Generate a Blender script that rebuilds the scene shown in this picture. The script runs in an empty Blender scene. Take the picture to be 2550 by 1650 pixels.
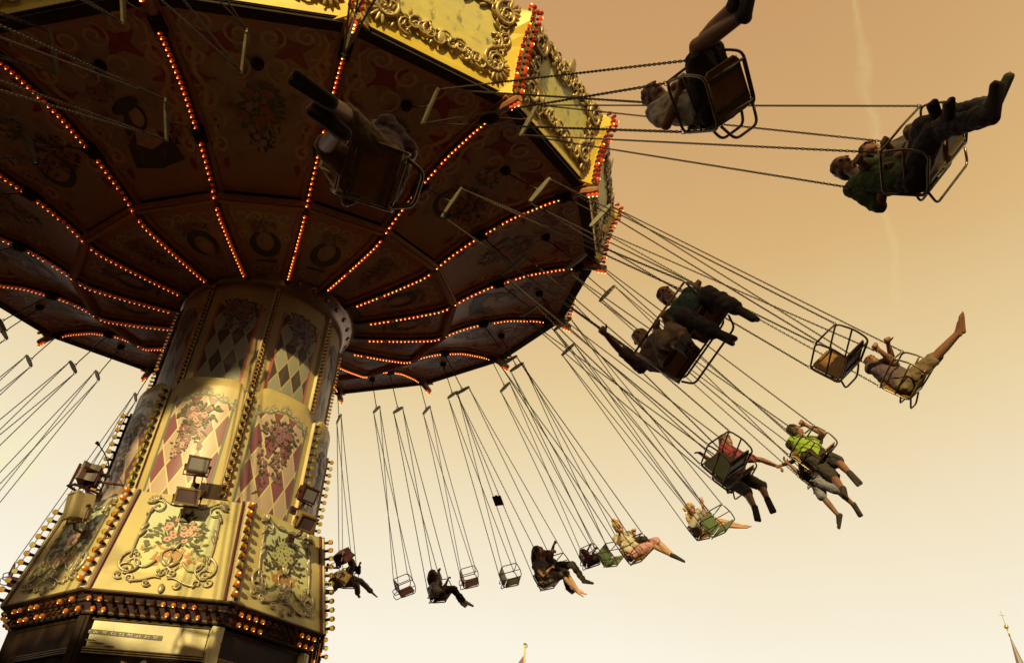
import bpy, bmesh, math, random
import numpy as np
from mathutils import Vector, Matrix
random.seed(7)
S = bpy.context.scene
COL = S.collection
PI = math.pi
rad = math.radians

# ------------------------------------------------------------------ camera
F_PX, W_PX, H_PX = 1788.31, 2550.0, 1650.0
M = np.array([[0.9996772749, 0.0254036604, 0.0], [-0.0152749486, 0.6010952276, 0.7990314157], [0.0202983227, -0.7987735482, 0.6012892787]])
CAM = np.array([3.66804, -8.53115, 1.65])
LU, GZ = 1.15, 0.215                                       # the ride is laid out in units of 1.15 m, with the ground at GZ; placed in metres at the end
cd = bpy.data.cameras.new('camera'); cam = bpy.data.objects.new('camera', cd); COL.objects.link(cam)
cd.sensor_width = 36.0; cd.lens = F_PX/W_PX*36.0; cd.clip_start = 0.05; cd.clip_end = 5000
rx, uy, bz = M@np.array([1, 0, 0]), M@np.array([0, -1, 0]), M@np.array([0, 0, -1])
cam.matrix_world = Matrix(((rx[0], uy[0], bz[0], CAM[0]*LU), (rx[1], uy[1], bz[1], CAM[1]*LU), (rx[2], uy[2], bz[2], (CAM[2]-GZ)*LU), (0, 0, 0, 1)))
S.camera = cam
S.render.resolution_x, S.render.resolution_y = 1024, 662
def ray(u, v):
    d = M@np.array([(u-W_PX/2)/F_PX, (v-H_PX/2)/F_PX, 1.0]); return d/np.linalg.norm(d)
def proj(q):
    c = M.T@(np.asarray(q, float)-CAM); return F_PX*c[0]/c[2]+W_PX/2, F_PX*c[1]/c[2]+H_PX/2, c[2]

# ------------------------------------------------------------------ sun, sky, exposure
SUN_AZ, SUN_EL = -97.0, 18.0
sdir = Vector((math.cos(rad(SUN_AZ))*math.cos(rad(SUN_EL)), math.sin(rad(SUN_AZ))*math.cos(rad(SUN_EL)), math.sin(rad(SUN_EL))))
sl = bpy.data.lights.new('sun', 'SUN'); so = bpy.data.objects.new('sun', sl); COL.objects.link(so)
sl.energy = 5.0; sl.angle = rad(0.5); sl.color = (1.0, 0.80, 0.33)
so.rotation_euler = sdir.to_track_quat('Z', 'Y').to_euler(); so.location = (0, -30, 25)
world = bpy.data.worlds.new('World'); S.world = world; world.use_nodes = True
S.view_settings.view_transform = 'Standard'; S.view_settings.look = 'None'
S.view_settings.exposure = 0.0; S.view_settings.gamma = 1.0; S.view_settings.use_curve_mapping = False
def srgb(r, g, b):
    f = lambda c: c/255/12.92 if c/255 <= 0.04045 else ((c/255+0.055)/1.055)**2.4
    return (f(r), f(g), f(b), 1.0)
def build_world():
    nt = world.node_tree; nt.nodes.clear(); nn = nt.nodes.new; L = nt.links.new
    out = nn('ShaderNodeOutputWorld'); bg = nn('ShaderNodeBackground'); L(bg.outputs[0], out.inputs[0])
    sky = nn('ShaderNodeTexSky'); sky.sky_type = 'NISHITA'; sky.sun_disc = False
    sky.sun_elevation = rad(SUN_EL); sky.sun_rotation = rad(90-SUN_AZ); sky.dust_density = 3.0
    tc = nn('ShaderNodeTexCoord'); sep = nn('ShaderNodeSeparateXYZ'); L(tc.outputs['Generated'], sep.inputs[0])
    ramp = nn('ShaderNodeValToRGB'); e = ramp.color_ramp
    stops = [(0.0, (255, 250, 236)), (0.22, (254, 247, 228)), (0.38, (246, 230, 197)), (0.52, (236, 211, 160)), (0.68, (221, 182, 124)), (0.86, (205, 159, 107)), (1.0, (194, 146, 100))]
    while len(e.elements) < len(stops): e.elements.new(0.5)
    for el, (p, c) in zip(e.elements, stops): el.position = p; el.color = srgb(*c)
    def math_(op, a, b=None, clamp=False):
        m = nn('ShaderNodeMath'); m.operation = op; m.use_clamp = clamp
        for k, x in enumerate((a, b)):
            if x is None: continue
            if isinstance(x, (int, float)): m.inputs[k].default_value = x
            else: L(x, m.inputs[k])
        return m.outputs[0]
    # slow unevenness of the thin cloud veil
    nz = nn('ShaderNodeTexNoise'); nz.inputs['Scale'].default_value = 2.3; nz.inputs['Detail'].default_value = 5; L(tc.outputs['Generated'], nz.inputs['Vector'])
    zz = math_('ADD', sep.outputs['Z'], math_('MULTIPLY', math_('SUBTRACT', nz.outputs['Fac'], 0.5), 0.10))
    zz = math_('ADD', zz, math_('MULTIPLY', sep.outputs['X'], 0.07))
    L(zz, ramp.inputs[0])
    # contrail: a wavering streak along a great circle, and a small low cloud
    a = ray(2116, -80); b = ray(2225, 640); nrm = np.cross(a, b); nrm /= np.linalg.norm(nrm)
    def dot(v):
        d = nn('ShaderNodeVectorMath'); d.operation = 'DOT_PRODUCT'; L(tc.outputs['Generated'], d.inputs[0]); d.inputs[1].default_value = tuple(v); return d.outputs['Value']
    n2 = nn('ShaderNodeTexNoise'); n2.inputs['Scale'].default_value = 14; n2.inputs['Detail'].default_value = 6; L(tc.outputs['Generated'], n2.inputs['Vector'])
    wob = math_('MULTIPLY', math_('SUBTRACT', n2.outputs['Fac'], 0.5), 0.05)
    dist = math_('ABSOLUTE', math_('ADD', dot(nrm), wob))
    streak = math_('SUBTRACT', 1.0, math_('DIVIDE', dist, 0.0065), True)
    along = math_('GREATER_THAN', dot(a), float(a@b)-0.02)
    n3 = nn('ShaderNodeTexNoise'); n3.inputs['Scale'].default_value = 22; n3.inputs['Detail'].default_value = 4; L(tc.outputs['Generated'], n3.inputs['Vector'])
    streak = math_('MULTIPLY', math_('MULTIPLY', streak, along), math_('MULTIPLY', n3.outputs['Fac'], 0.45))
    cl = ray(10, 1105); cdist = math_('SUBTRACT', 1.0, math_('DIVIDE', math_('SUBTRACT', 1.0, dot(cl)), 0.0016), True)
    cloud = math_('MULTIPLY', cdist, math_('MULTIPLY', math_('SUBTRACT', n3.outputs['Fac'], 0.3, True), 2.2), True)
    mx = nn('ShaderNodeMix'); mx.data_type = 'RGBA'; L(streak, mx.inputs[0]); L(ramp.outputs[0], mx.inputs[6]); mx.inputs[7].default_value = srgb(236, 212, 150)
    mc = nn('ShaderNodeMix'); mc.data_type = 'RGBA'; L(cloud, mc.inputs[0]); L(mx.outputs[2], mc.inputs[6]); mc.inputs[7].default_value = srgb(252, 246, 190)
    # a share of the physical sky underneath the dusty veil
    sk = nn('ShaderNodeMix'); sk.data_type = 'RGBA'; sk.blend_type = 'MULTIPLY'; sk.inputs[0].default_value = 1.0
    L(sky.outputs[0], sk.inputs[6]); sk.inputs[7].default_value = (0.10, 0.055, 0.018, 1)
    fin = nn('ShaderNodeMix'); fin.data_type = 'RGBA'; fin.inputs[0].default_value = 0.96; L(sk.outputs[2], fin.inputs[6]); L(mc.outputs[2], fin.inputs[7])
    L(fin.outputs[2], bg.inputs[0]); bg.inputs[1].default_value = 1.0
build_world()

# ------------------------------------------------------------------ helpers
class MB:
    """collects geometry for one mesh object"""
    def __init__(s): s.v = []; s.f = []; s.m = []; s.uv = {}
    def add(s, vs, fs, mi=0, T=None):
        o = len(s.v)
        s.v += [tuple(T@Vector(p)) if T is not None else tuple(p) for p in vs]
        s.f += [tuple(i+o for i in f) for f in fs]; s.m += [mi]*len(fs)
    def box(s, c, d, mi=0, T=None):
        x, y, z = c; a, b, e = d[0]/2, d[1]/2, d[2]/2
        s.add([(x-a, y-b, z-e), (x+a, y-b, z-e), (x+a, y+b, z-e), (x-a, y+b, z-e), (x-a, y-b, z+e), (x+a, y-b, z+e), (x+a, y+b, z+e), (x-a, y+b, z+e)],
              [(3, 2, 1, 0), (4, 5, 6, 7), (0, 1, 5, 4), (1, 2, 6, 5), (2, 3, 7, 6), (3, 0, 4, 7)], mi, T)
    def tube(s, pts, r, n=8, mi=0, closed=False, T=None, cap=True, flat=1.0):
        pts = [Vector(p) for p in pts]; K = len(pts); rr = r if isinstance(r, (list, tuple)) else [r]*K
        vs, fs, up = [], [], None
        for i, p in enumerate(pts):
            a = pts[i-1] if (i or closed) else p; b = pts[(i+1) % K] if (i < K-1 or closed) else p
            t = (b-a); t = t.normalized() if t.length > 1e-9 else Vector((0, 0, 1))
            if up is None: up = t.orthogonal().normalized()
            up = (up-t*up.dot(t)); up = up.normalized() if up.length > 1e-6 else t.orthogonal().normalized()
            w = t.cross(up)
            for k in range(n):
                q = 2*PI*k/n; vs.append(p+(up*math.cos(q)+w*math.sin(q)*flat)*rr[i])
        for i in range(K if closed else K-1):
            j = (i+1) % K
            for k in range(n): fs.append((i*n+k, i*n+(k+1) % n, j*n+(k+1) % n, j*n+k))
        if cap and not closed: fs += [tuple(range(n-1, -1, -1)), tuple((K-1)*n+k for k in range(n))]
        s.add(vs, fs, mi, T)
    def lathe(s, prof, n=12, mi=0, T=None, a0=0.0, a1=2*PI):
        full = abs(a1-a0-2*PI) < 1e-6; K = n if full else n+1; vs, fs = [], []
        for r, z in prof:
            for k in range(K): q = a0+(a1-a0)*k/n; vs.append((r*math.cos(q), r*math.sin(q), z))
        for i in range(len(prof)-1):
            for k in range(n): k2 = (k+1) % K; fs.append((i*K+k, i*K+k2, (i+1)*K+k2, (i+1)*K+k))
        s.add(vs, fs, mi, T)
    def cone(s, p0, r0, p1, r1, n=12, mi=0):
        """round cone: capsule with two radii"""
        p0, p1 = Vector(p0), Vector(p1); ax = p1-p0; l = ax.length
        R_ = ax.to_track_quat('Z', 'Y').to_matrix().to_4x4() if l > 1e-6 else Matrix.Identity(4)
        prof = [(max(1e-4, r0*math.cos(q)), r0*math.sin(q)) for q in [rad(a) for a in (-88, -60, -30, 0)]]
        prof += [(max(1e-4, r1*math.cos(q)), l+r1*math.sin(q)) for q in [rad(a) for a in (0, 30, 60, 88)]]
        o = len(s.v); s.lathe(prof, n, mi, Matrix.Translation(p0)@R_)
        K = len(prof); s.f += [tuple(o+n-1-k for k in range(n)), tuple(o+(K-1)*n+k for k in range(n))]; s.m += [mi, mi]
    def ell(s, T, n=14, m=9, mi=0):
        prof = [(max(1e-3, math.cos(-PI/2+PI*i/m)), math.sin(-PI/2+PI*i/m)) for i in range(m+1)]
        o = len(s.v); s.lathe(prof, n, mi, T); s.f += [tuple(o+n-1-k for k in range(n)), tuple(o+m*n+k for k in range(n))]; s.m += [mi, mi]
    def prism(s, poly, d, mi=0, T=None):
        """2-D polygon (x,y) extruded along z from 0 to d"""
        n = len(poly); vs = [(x, y, 0) for x, y in poly]+[(x, y, d) for x, y in poly]
        fs = [tuple(range(n-1, -1, -1)), tuple(range(n, 2*n))]+[(i, (i+1) % n, n+(i+1) % n, n+i) for i in range(n)]
        s.add(vs, fs, mi, T)
    def mesh(s, name, mats, smooth=False, bevel=0):
        me = bpy.data.meshes.new(name); me.from_pydata(s.v, [], s.f)
        for m in (mats if isinstance(mats, (list, tuple)) else [mats]): me.materials.append(m)
        me.polygons.foreach_set('material_index', s.m)
        if smooth: me.polygons.foreach_set('use_smooth', [True]*len(s.f))
        me.update(); return me
    def build(s, name, mats, parent=None, smooth=False, mat=None):
        return inst(name, s.mesh(name, mats, smooth), parent, mat)
def inst(name, me, parent=None, mat=None):
    o = bpy.data.objects.new(name, me); COL.objects.link(o)
    if parent is not None: o.parent = parent
    if mat is not None: o.matrix_basis = mat
    return o
def empty(name, mat=None):
    o = bpy.data.objects.new(name, None); COL.objects.link(o); o.empty_display_size = 0.2
    if mat is not None: o.matrix_basis = mat
    return o
def tag(o, label=None, cat=None, group=None, kind=None):
    if label: o['label'] = label
    if cat: o['category'] = cat
    if group: o['group'] = group
    if kind: o['kind'] = kind
    return o
def set_uv(me, fn):
    l = me.uv_layers.new(name='UVMap'); co = [fn(i) for i in range(len(me.vertices))]
    for lp in me.loops: l.data[lp.index].uv = co[lp.vertex_index]

# ------------------------------------------------------------------ materials
class NB:
    def __init__(s, name):
        s.mat = bpy.data.materials.new(name); s.mat.use_nodes = True; s.nt = s.mat.node_tree
        s.b = s.nt.nodes['Principled BSDF']; s.L = s.nt.links.new
        s.tc = s.nt.nodes.new('ShaderNodeTexCoord')
    def n(s, t): return s.nt.nodes.new(t)
    def put(s, x, sock):
        if isinstance(x, (int, float)): sock.default_value = x
        elif isinstance(x, tuple): sock.default_value = x if len(x) == 4 else (*x, 1)
        else: s.L(x, sock)
    def m(s, op, a, b=None, c=None, clamp=False):
        k = s.n('ShaderNodeMath'); k.operation = op; k.use_clamp = clamp
        for i, x in enumerate((a, b, c)):
            if x is not None: s.put(x, k.inputs[i])
        return k.outputs[0]
    def mix(s, f, a, b, mode='MIX'):
        k = s.n('ShaderNodeMix'); k.data_type = 'RGBA'; k.blend_type = mode; s.put(f, k.inputs[0]); s.put(a, k.inputs[6]); s.put(b, k.inputs[7]); return k.outputs[2]
    def noise(s, scale, detail=4, co='Object', rough=0.55, stretch=None):
        k = s.n('ShaderNodeTexNoise'); k.inputs['Scale'].default_value = scale; k.inputs['Detail'].default_value = detail; k.inputs['Roughness'].default_value = rough
        v = s.tc.outputs[co]
        if stretch:
            mp = s.n('ShaderNodeMapping'); mp.inputs['Scale'].default_value = stretch; s.L(v, mp.inputs[0]); v = mp.outputs[0]
        s.L(v, k.inputs['Vector']); return k.outputs['Fac']
    def ramp(s, x, lo, hi):
        k = s.n('ShaderNodeMapRange'); k.inputs['From Min'].default_value = lo; k.inputs['From Max'].default_value = hi; s.put(x, k.inputs['Value']); return k.outputs[0]
    def uv(s):
        k = s.n('ShaderNodeSeparateXYZ'); s.L(s.tc.outputs['UV'], k.inputs[0]); return k.outputs[0], k.outputs[1]
    def bump(s, h, strength=0.2, dist=0.01):
        k = s.n('ShaderNodeBump'); k.inputs['Strength'].default_value = strength; k.inputs['Distance'].default_value = dist; s.put(h, k.inputs['Height']); s.L(k.outputs[0], s.b.inputs['Normal'])
    def base(s, c): s.put(c, s.b.inputs['Base Color'])
    def rough(s, r): s.put(r, s.b.inputs['Roughness'])
def mat(name, c, rough=0.55, metal=0.0, c2=None, scale=9.0, bump=0.0, emit=None, es=0.0, spec=None, coat=0.0):
    N = NB(name); c2 = c2 or tuple(x*0.72 for x in c)
    f = N.ramp(N.noise(scale, 6), 0.35, 0.68); N.base(N.mix(f, c, c2)); N.rough(N.m('ADD', rough-0.08, N.m('MULTIPLY', N.noise(scale*2.3), 0.16)))
    N.b.inputs['Metallic'].default_value = metal
    if bump: N.bump(N.noise(scale*3, 5), bump)
    if emit: N.b.inputs['Emission Color'].default_value = (*emit, 1); N.b.inputs['Emission Strength'].default_value = es
    if spec is not None: N.b.inputs['Specular IOR Level'].default_value = spec
    if coat: N.b.inputs['Coat Weight'].default_value = coat
    return N.mat
M_STEEL = mat('chrome_tube', (0.20, 0.155, 0.105), 0.30, 0.8, (0.11, 0.08, 0.05), 22)
M_CHAIN = mat('chain_steel', (0.085, 0.055, 0.04), 0.5, 0.4, (0.05, 0.03, 0.022), 30)
M_BAR = mat('bar_steel', (0.17, 0.13, 0.08), 0.5, 0.1, (0.10, 0.075, 0.045), 18)
M_RIB = mat('rib_paint', (0.40, 0.17, 0.07), 0.6, 0, (0.29, 0.12, 0.05), 5, spec=.25)
M_DARKWOOD = mat('dark_beam', (0.09, 0.055, 0.035), 0.5, 0, (0.05, 0.03, 0.02), 4)
M_RIM = mat('rim_black', (0.030, 0.018, 0.013), 0.8, 0, (0.045, 0.03, 0.02), 6, spec=.15)
M_YELLOW = mat('yellow_board', (0.86, 0.64, 0.10), 0.42, 0, (0.76, 0.52, 0.07), 3.0, 0.05)
M_CREAM = mat('cream_trim', (0.62, 0.52, 0.32), 0.5, 0, (0.50, 0.39, 0.22), 4)
M_GILT = mat('gilt_carving', (0.62, 0.46, 0.19), 0.34, 0.25, (0.26, 0.16, 0.06), 9, 0.15)
M_SILVER = mat('silver_carving', (0.58, 0.52, 0.40), 0.36, 0.3, (0.26, 0.19, 0.12), 8, 0.15)
M_ROOF = mat('roof_canvas', (0.35, 0.12, 0.10), 0.8)
M_MAROON = mat('maroon_trim', (0.14, 0.028, 0.045), 0.4, 0, (0.09, 0.02, 0.03), 6)
M_PURPLE = mat('violet_soffit', (0.13, 0.085, 0.12), 0.25, 0.3, (0.08, 0.05, 0.075), 5)
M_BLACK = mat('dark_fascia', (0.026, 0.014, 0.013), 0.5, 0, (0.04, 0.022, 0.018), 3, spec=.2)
M_SOCK = mat('bulb_socket', (0.035, 0.018, 0.012), 0.5)
M_REDCONE = mat('red_bulb_neck', (0.16, 0.03, 0.015), 0.3, 0, (0.10, 0.015, 0.01), 20)
def bulb_glass(name, c, es, ec):
    N = NB(name); N.base(c); N.b.inputs['Roughness'].default_value = 0.08
    N.b.inputs['Emission Color'].default_value = (*ec, 1); N.b.inputs['Emission Strength'].default_value = es
    if es == 0: N.b.inputs['Transmission Weight'].default_value = 0.85; N.b.inputs['IOR'].default_value = 1.18
    return N.mat
M_RED_LIT = bulb_glass('red_bulb_lit', (0.35, 0.03, 0.01), 0.6, (1.0, 0.09, 0.01))
M_RED = bulb_glass('red_bulb', (0.30, 0.02, 0.008), 0.10, (1.0, 0.06, 0.01))
M_HOT = bulb_glass('filament', (1, 0.6, 0.3), 7.0, (1.0, 0.40, 0.075))
M_AMBER = bulb_glass('amber_bulb', (0.80, 0.42, 0.06), 0.0, (1.0, 0.4, 0.05))
M_OLIVE = bulb_glass('yellow_bulb', (0.85, 0.70, 0.14), 0.0, (1.0, 0.7, 0.1))
M_AMBER_LIT = bulb_glass('amber_bulb_lit', (0.45, 0.13, 0.02), 0.16, (1.0, 0.24, 0.02))

# ------------------------------------------------------------------ ride geometry (metres)
R = 5.0
AX_C = np.array([0.0, 0.0, 9.14761])                      # canopy centre on the tower axis
E1 = np.array([0.9977029563, -0.0109460948, 0.0668505350]); E2 = np.array([0.0, 0.9868583062, 0.1615880054]); EN = np.array([-0.0677407633, -0.1612168307, 0.9845914495])
PH = rad(-66.78786)                                       # direction of the first corner
CANM = Matrix([[E1[k], E2[k], EN[k], AX_C[k]] for k in range(3)]+[[0, 0, 0, 1]])
PROF = [(.20, -.19), (.29, -.181), (.41, -.163), (.515, -.143), (.58, -.10), (.66, -.061), (.78, -.020), (.89, -.002), (1.0, .002)]
PR, PHh = [p[0] for p in PROF], [p[1] for p in PROF]
def ceil_h(r):
    """smooth ceiling height over radius, both in metres"""
    q = r/R; return R*sum(float(np.interp(q+o, PR, PHh)) for o in (-.02, -.01, 0, .01, .02))/5
HALF = PI/16
def sec(r, lat, off=0.0):
    """point in a sector frame (x radial along the sector's middle, y lateral) on the ceiling"""
    x = r; rr = x/math.cos(HALF); return (x, lat, ceil_h(min(rr, R))+off)
def rot(i): return Matrix.Rotation(PH+i*PI/8, 4, 'Z')

canopy = empty('ride_canopy', CANM)
tag(canopy, 'huge tilted sixteen-sided ride canopy with painted ceiling and rows of glowing bulbs', 'canopy')

# --- painted ceiling panels
def ceiling_mat():
    N = NB('ceiling_paint'); x, y = N.uv()      # x: across (-1..1), y: along (0..1)
    edge = N.m('MAXIMUM', N.m('ABSOLUTE', x), N.m('ABSOLUTE', N.m('SUBTRACT', N.m('MULTIPLY', y, 2.0), 1.0)))
    wob = N.m('MULTIPLY', N.m('SUBTRACT', N.noise(7, 4), 0.5), 0.22)
    field = N.ramp(N.m('ADD', edge, wob), 0.86, 0.62)
    c = N.mix(N.ramp(N.noise(1.6, 5), 0.35, 0.7), (0.31, 0.20, 0.15), (0.38, 0.22, 0.13))
    c = N.mix(N.ramp(N.noise(5, 6), 0.52, 0.75), c, (0.19, 0.08, 0.055))
    border = N.mix(N.noise(3, 4), (0.44, 0.18, 0.075), (0.31, 0.125, 0.052))
    N.base(N.mix(field, border, c)); N.rough(0.5); return N.mat
M_CEIL = ceiling_mat()
M_P_RED = mat('painted_red', (0.30, 0.022, 0.02), 0.5, 0, (0.2, 0.015, 0.015), 8)
M_P_SCROLL = mat('painted_scroll', (0.52, 0.33, 0.20), 0.5, 0, (0.40, 0.23, 0.13), 8)
M_P_DARK = mat('painted_dark', (0.045, 0.035, 0.02), 0.55, 0, (0.08, 0.045, 0.03), 8)
M_P_LEAF = mat('painted_leaf', (0.075, 0.085, 0.03), 0.55, 0, (0.12, 0.10, 0.04), 10)
M_P_ROSE = mat('painted_rose', (0.36, 0.11, 0.08), 0.55, 0, (0.26, 0.08, 0.065), 10)
M_P_SKIN = mat('painted_flesh', (0.48, 0.29, 0.18), 0.55, 0, (0.38, 0.21, 0.13), 10)
R0, R1, R2 = 1.12, 2.66, 4.89
def panel_mesh(name, ra, rb, nr, na):
    mb = MB(); uv = []
    for i in range(nr+1):
        r = ra+(rb-ra)*i/nr; hw = r*math.tan(HALF)-0.055
        for k in range(na+1):
            q = -1+2*k/na; mb.v.append(sec(r, hw*q)); uv.append((q, i/nr))
    for i in range(nr):
        for k in range(na):
            a = i*(na+1)+k; mb.f.append((a, a+na+1, a+na+2, a+1)); mb.m.append(0)
    me = mb.mesh(name, M_CEIL, True); set_uv(me, lambda i: uv[i]); return me
ME_IN, ME_OUT = panel_mesh('inner_ceiling_panel', R0, R1-.04, 10, 5), panel_mesh('outer_ceiling_panel', R1+.04, R2, 16, 7)
def flat_poly(mb, pts, mi, off=-0.006):
    """filled painted shape on the ceiling; pts in (r, lateral)"""
    c = (sum(p[0] for p in pts)/len(pts), sum(p[1] for p in pts)/len(pts)); n = len(pts); vs = [sec(c[0], c[1], off)]
    for t in (0.5, 1.0): vs += [sec(c[0]+(p[0]-c[0])*t, c[1]+(p[1]-c[1])*t, off) for p in pts]
    fs = [(0, 1+(k+1) % n, 1+k) for k in range(n)]+[(1+k, 1+(k+1) % n, 1+n+(k+1) % n, 1+n+k) for k in range(n)]
    mb.add(vs, fs, mi)
def flat_line(mb, pts, w, mi, off=-0.007):
    vs = []
    for i, p in enumerate(pts):
        a, b = pts[max(0, i-1)], pts[min(len(pts)-1, i+1)]; d = (b[0]-a[0], b[1]-a[1]); l = math.hypot(*d) or 1
        ww = w*(0.35+0.65*math.sin(PI*min(1, max(0, (i+.6)/len(pts))))); nx, ny = -d[1]/l*ww, d[0]/l*ww
        vs += [sec(p[0]+nx, p[1]+ny, off), sec(p[0]-nx, p[1]-ny, off)]
    mb.add(vs, [(2*i, 2*i+2, 2*i+3, 2*i+1) for i in range(len(pts)-1)], mi)
def spiral(cx, cy, r, a0, turns, flip=1, n=18, shrink=0.85):
    return [(cx+r*(1-shrink*k/(n-1))*math.cos(a0+flip*turns*2*PI*k/(n-1)), cy+r*(1-shrink*k/(n-1))*math.sin(a0+flip*turns*2*PI*k/(n-1))) for k in range(n)]
def starshape(cx, cy, s, a, flip=1):
    out = []
    for k, (rr, da) in enumerate([(1, 0), (.42, 38), (.95, 80), (.38, 125), (.8, 175), (.45, 215), (1.05, 262), (.4, 312)]):
        q = a+flip*rad(da)
        out += [(cx+s*rr*math.cos(q-.08), cy+s*rr*math.sin(q-.08)), (cx+s*rr*.97*math.cos(q+.08), cy+s*rr*.97*math.sin(q+.08))]
    return out
def bunch(mb, cx, cy, sx, sy, n, leaf_mi, flower_mi, nf, rnd, size=0.05):
    for k in range(n):
        a, q = rnd.uniform(0, 2*PI), math.sqrt(rnd.random()); x, y = cx+sx*q*math.cos(a), cy+sy*q*math.sin(a); b = a+rnd.uniform(-.9, .9); s = size*rnd.uniform(.6, 1.4)
        flat_poly(mb, [(x+s*math.cos(b)*u-s*.4*math.sin(b)*v, y+s*math.sin(b)*u+s*.4*math.cos(b)*v) for u, v in ((-1, 0), (-.2, .8), (1, 0), (-.2, -.8))], leaf_mi, -0.006-0.002*rnd.random())
    for k in range(nf):
        a, q = rnd.uniform(0, 2*PI), math.sqrt(rnd.random())*.75; x, y = cx+sx*q*math.cos(a), cy+sy*q*math.sin(a); s = size*rnd.uniform(.7, 1.1)
        flat_poly(mb, [(x+s*math.cos(2*PI*j/7), y+s*math.sin(2*PI*j/7)) for j in range(7)], flower_mi, -0.010-.001*rnd.random())
ORN_MATS = [M_P_RED, M_P_SCROLL, M_P_LEAF, M_P_DARK, M_P_ROSE, M_P_SKIN]
def outer_ornament(kind):
    rnd = random.Random(20+kind); mb = MB()
    for sg in (-1, 1):
        flat_poly(mb, starshape(4.42, sg*.36, .26, sg*1.1, sg), 0); flat_poly(mb, starshape(3.95, sg*.62, .17, sg*.2, sg), 0)
        flat_poly(mb, starshape(4.66, sg*.74, .07, 0.4, sg), 0)
        for cx, cy, r, a, t, f in ((4.55, .16, .16, .3, 1.5, 1), (4.62, .52, .15, 2.2, 1.5, -1), (4.22, .62, .15, -.5, 1.4, 1), (4.18, .22, .17, 3.0, 1.2, 1), (3.72, .58, .17, 1.2, 1.4, -1), (3.5, .50, .13, 4.0, 1.4, 1), (4.4, .78, .11, 1.0, 1.3, 1), (3.2, .46, .11, 1.8, 1.4, -1)):
            p = spiral(cx, cy, r, a, t, f); flat_line(mb, [(x, sg*y) for x, y in p], .022, 1)
        edge = [(3.0+1.7*k/12, sg*(.47+.25*k/12+.05*math.sin(k*1.9))) for k in range(13)]; flat_line(mb, edge, .03, 1)
        for k in range(7): flat_poly(mb, [(3.0+.22*k+.07*math.cos(2*PI*j/8), sg*(.40+.045*k)+.035*math.sin(2*PI*j/8)) for j in range(8)], 4 if k % 2 else 0)
    if kind == 0:
        bunch(mb, 3.66, 0, .36, .26, 130, 2, 4, 16, rnd); bunch(mb, 3.3, 0, .14, .14, 40, 3, 5, 3, rnd, .04)
    elif kind == 1:                                            # half-length portrait of a lady in a hat
        E_ = lambda cx, cy, a_, b_, mi, off, t=0.0, n=16: flat_poly(mb, [(cx+a_*math.cos(q)*math.cos(t)-b_*math.sin(q)*math.sin(t), cy+a_*math.cos(q)*math.sin(t)+b_*math.sin(q)*math.cos(t)) for q in [2*PI*k/n for k in range(n)]], mi, off)
        flat_poly(mb, [(3.05, -.30), (3.30, -.26), (3.42, -.12), (3.44, .12), (3.36, .27), (3.06, .33), (3.0, 0)], 3, -.006)
        flat_poly(mb, [(3.30, -.15), (3.47, -.07), (3.50, .05), (3.44, .16), (3.28, .17), (3.22, 0)], 5, -.009)
        E_(3.60, .01, .17, .13, 3, -.0095, .3); E_(3.60, .03, .115, .080, 5, -.0115, .25); E_(3.74, -.03, .075, .19, 3, -.0125, -.3); E_(3.52, -.12, .13, .05, 3, -.012, .5)
        for sg in (-1, 1): flat_line(mb, [(3.1+.05*k, sg*(.1+.02*k)) for k in range(7)], .012, 0)
        bunch(mb, 3.92, -.20, .12, .16, 40, 2, 4, 6, rnd, .04); bunch(mb, 3.35, .36, .16, .06, 24, 3, 4, 3, rnd, .035)
    else:
        bunch(mb, 3.5, .08, .26, .34, 110, 3, 4, 12, rnd); bunch(mb, 3.95, -.05, .15, .2, 50, 2, 5, 6, rnd, .04)
        flat_line(mb, spiral(3.4, -.1, .26, 0.2, .8, 1, 20, .3), .04, 3)
    return mb.mesh('painted_ornament', ORN_MATS)
def inner_ornament(kind):
    rnd = random.Random(50+kind); mb = MB()
    arc = [(1.98+.20*math.cos(a), .15*math.sin(a)) for a in [rad(25+310*k/22) for k in range(23)]]
    if kind == 0: flat_line(mb, arc, .055, 3); flat_poly(mb, [(1.62, -.13), (1.66, -.13), (1.66, .13), (1.62, .13)], 3)
    elif kind == 1: flat_line(mb, [(2*1.98-x, y) for x, y in arc], .05, 3); flat_poly(mb, [(1.95+.1*math.cos(a), .08*math.sin(a)) for a in [2*PI*k/10 for k in range(10)]], 5)
    else: bunch(mb, 2.0, 0, .22, .16, 60, 3, 4, 8, rnd, .04)
    for sg in (-1, 1):
        for cx, cy, r, a, t, f in ((2.42, .26, .12, 1, 1.3, 1), (2.42, .08, .09, 2, 1.2, -1), (2.1, .26, .08, 4, 1.3, 1), (1.5, .14, .07, 3, 1.2, 1)):
            flat_line(mb, [(x, sg*y) for x, y in spiral(cx, cy, r, a, t, f, 14)], .016, 1)
    bunch(mb, 2.25, 0, .12, .2, 30, 2, 4, 6, rnd, .035)
    return mb.mesh('painted_ornament', ORN_MATS)
ORN_OUT, ORN_IN = [outer_ornament(k) for k in range(3)], [inner_ornament(k) for k in range(3)]
for i in range(16):
    m = rot(i+.5)
    p = inst('outer_ceiling_panel', ME_OUT, canopy, m); tag(inst('painted_ornament', ORN_OUT[{14: 1, 15: 0, 3: 1, 9: 1}.get(i, (0, 2)[i % 2])], p), kind='stuff')
    p = inst('inner_ceiling_panel', ME_IN, canopy, m); tag(inst('painted_ornament', ORN_IN[(0, 2, 1)[i % 3]], p), kind='stuff')
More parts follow.
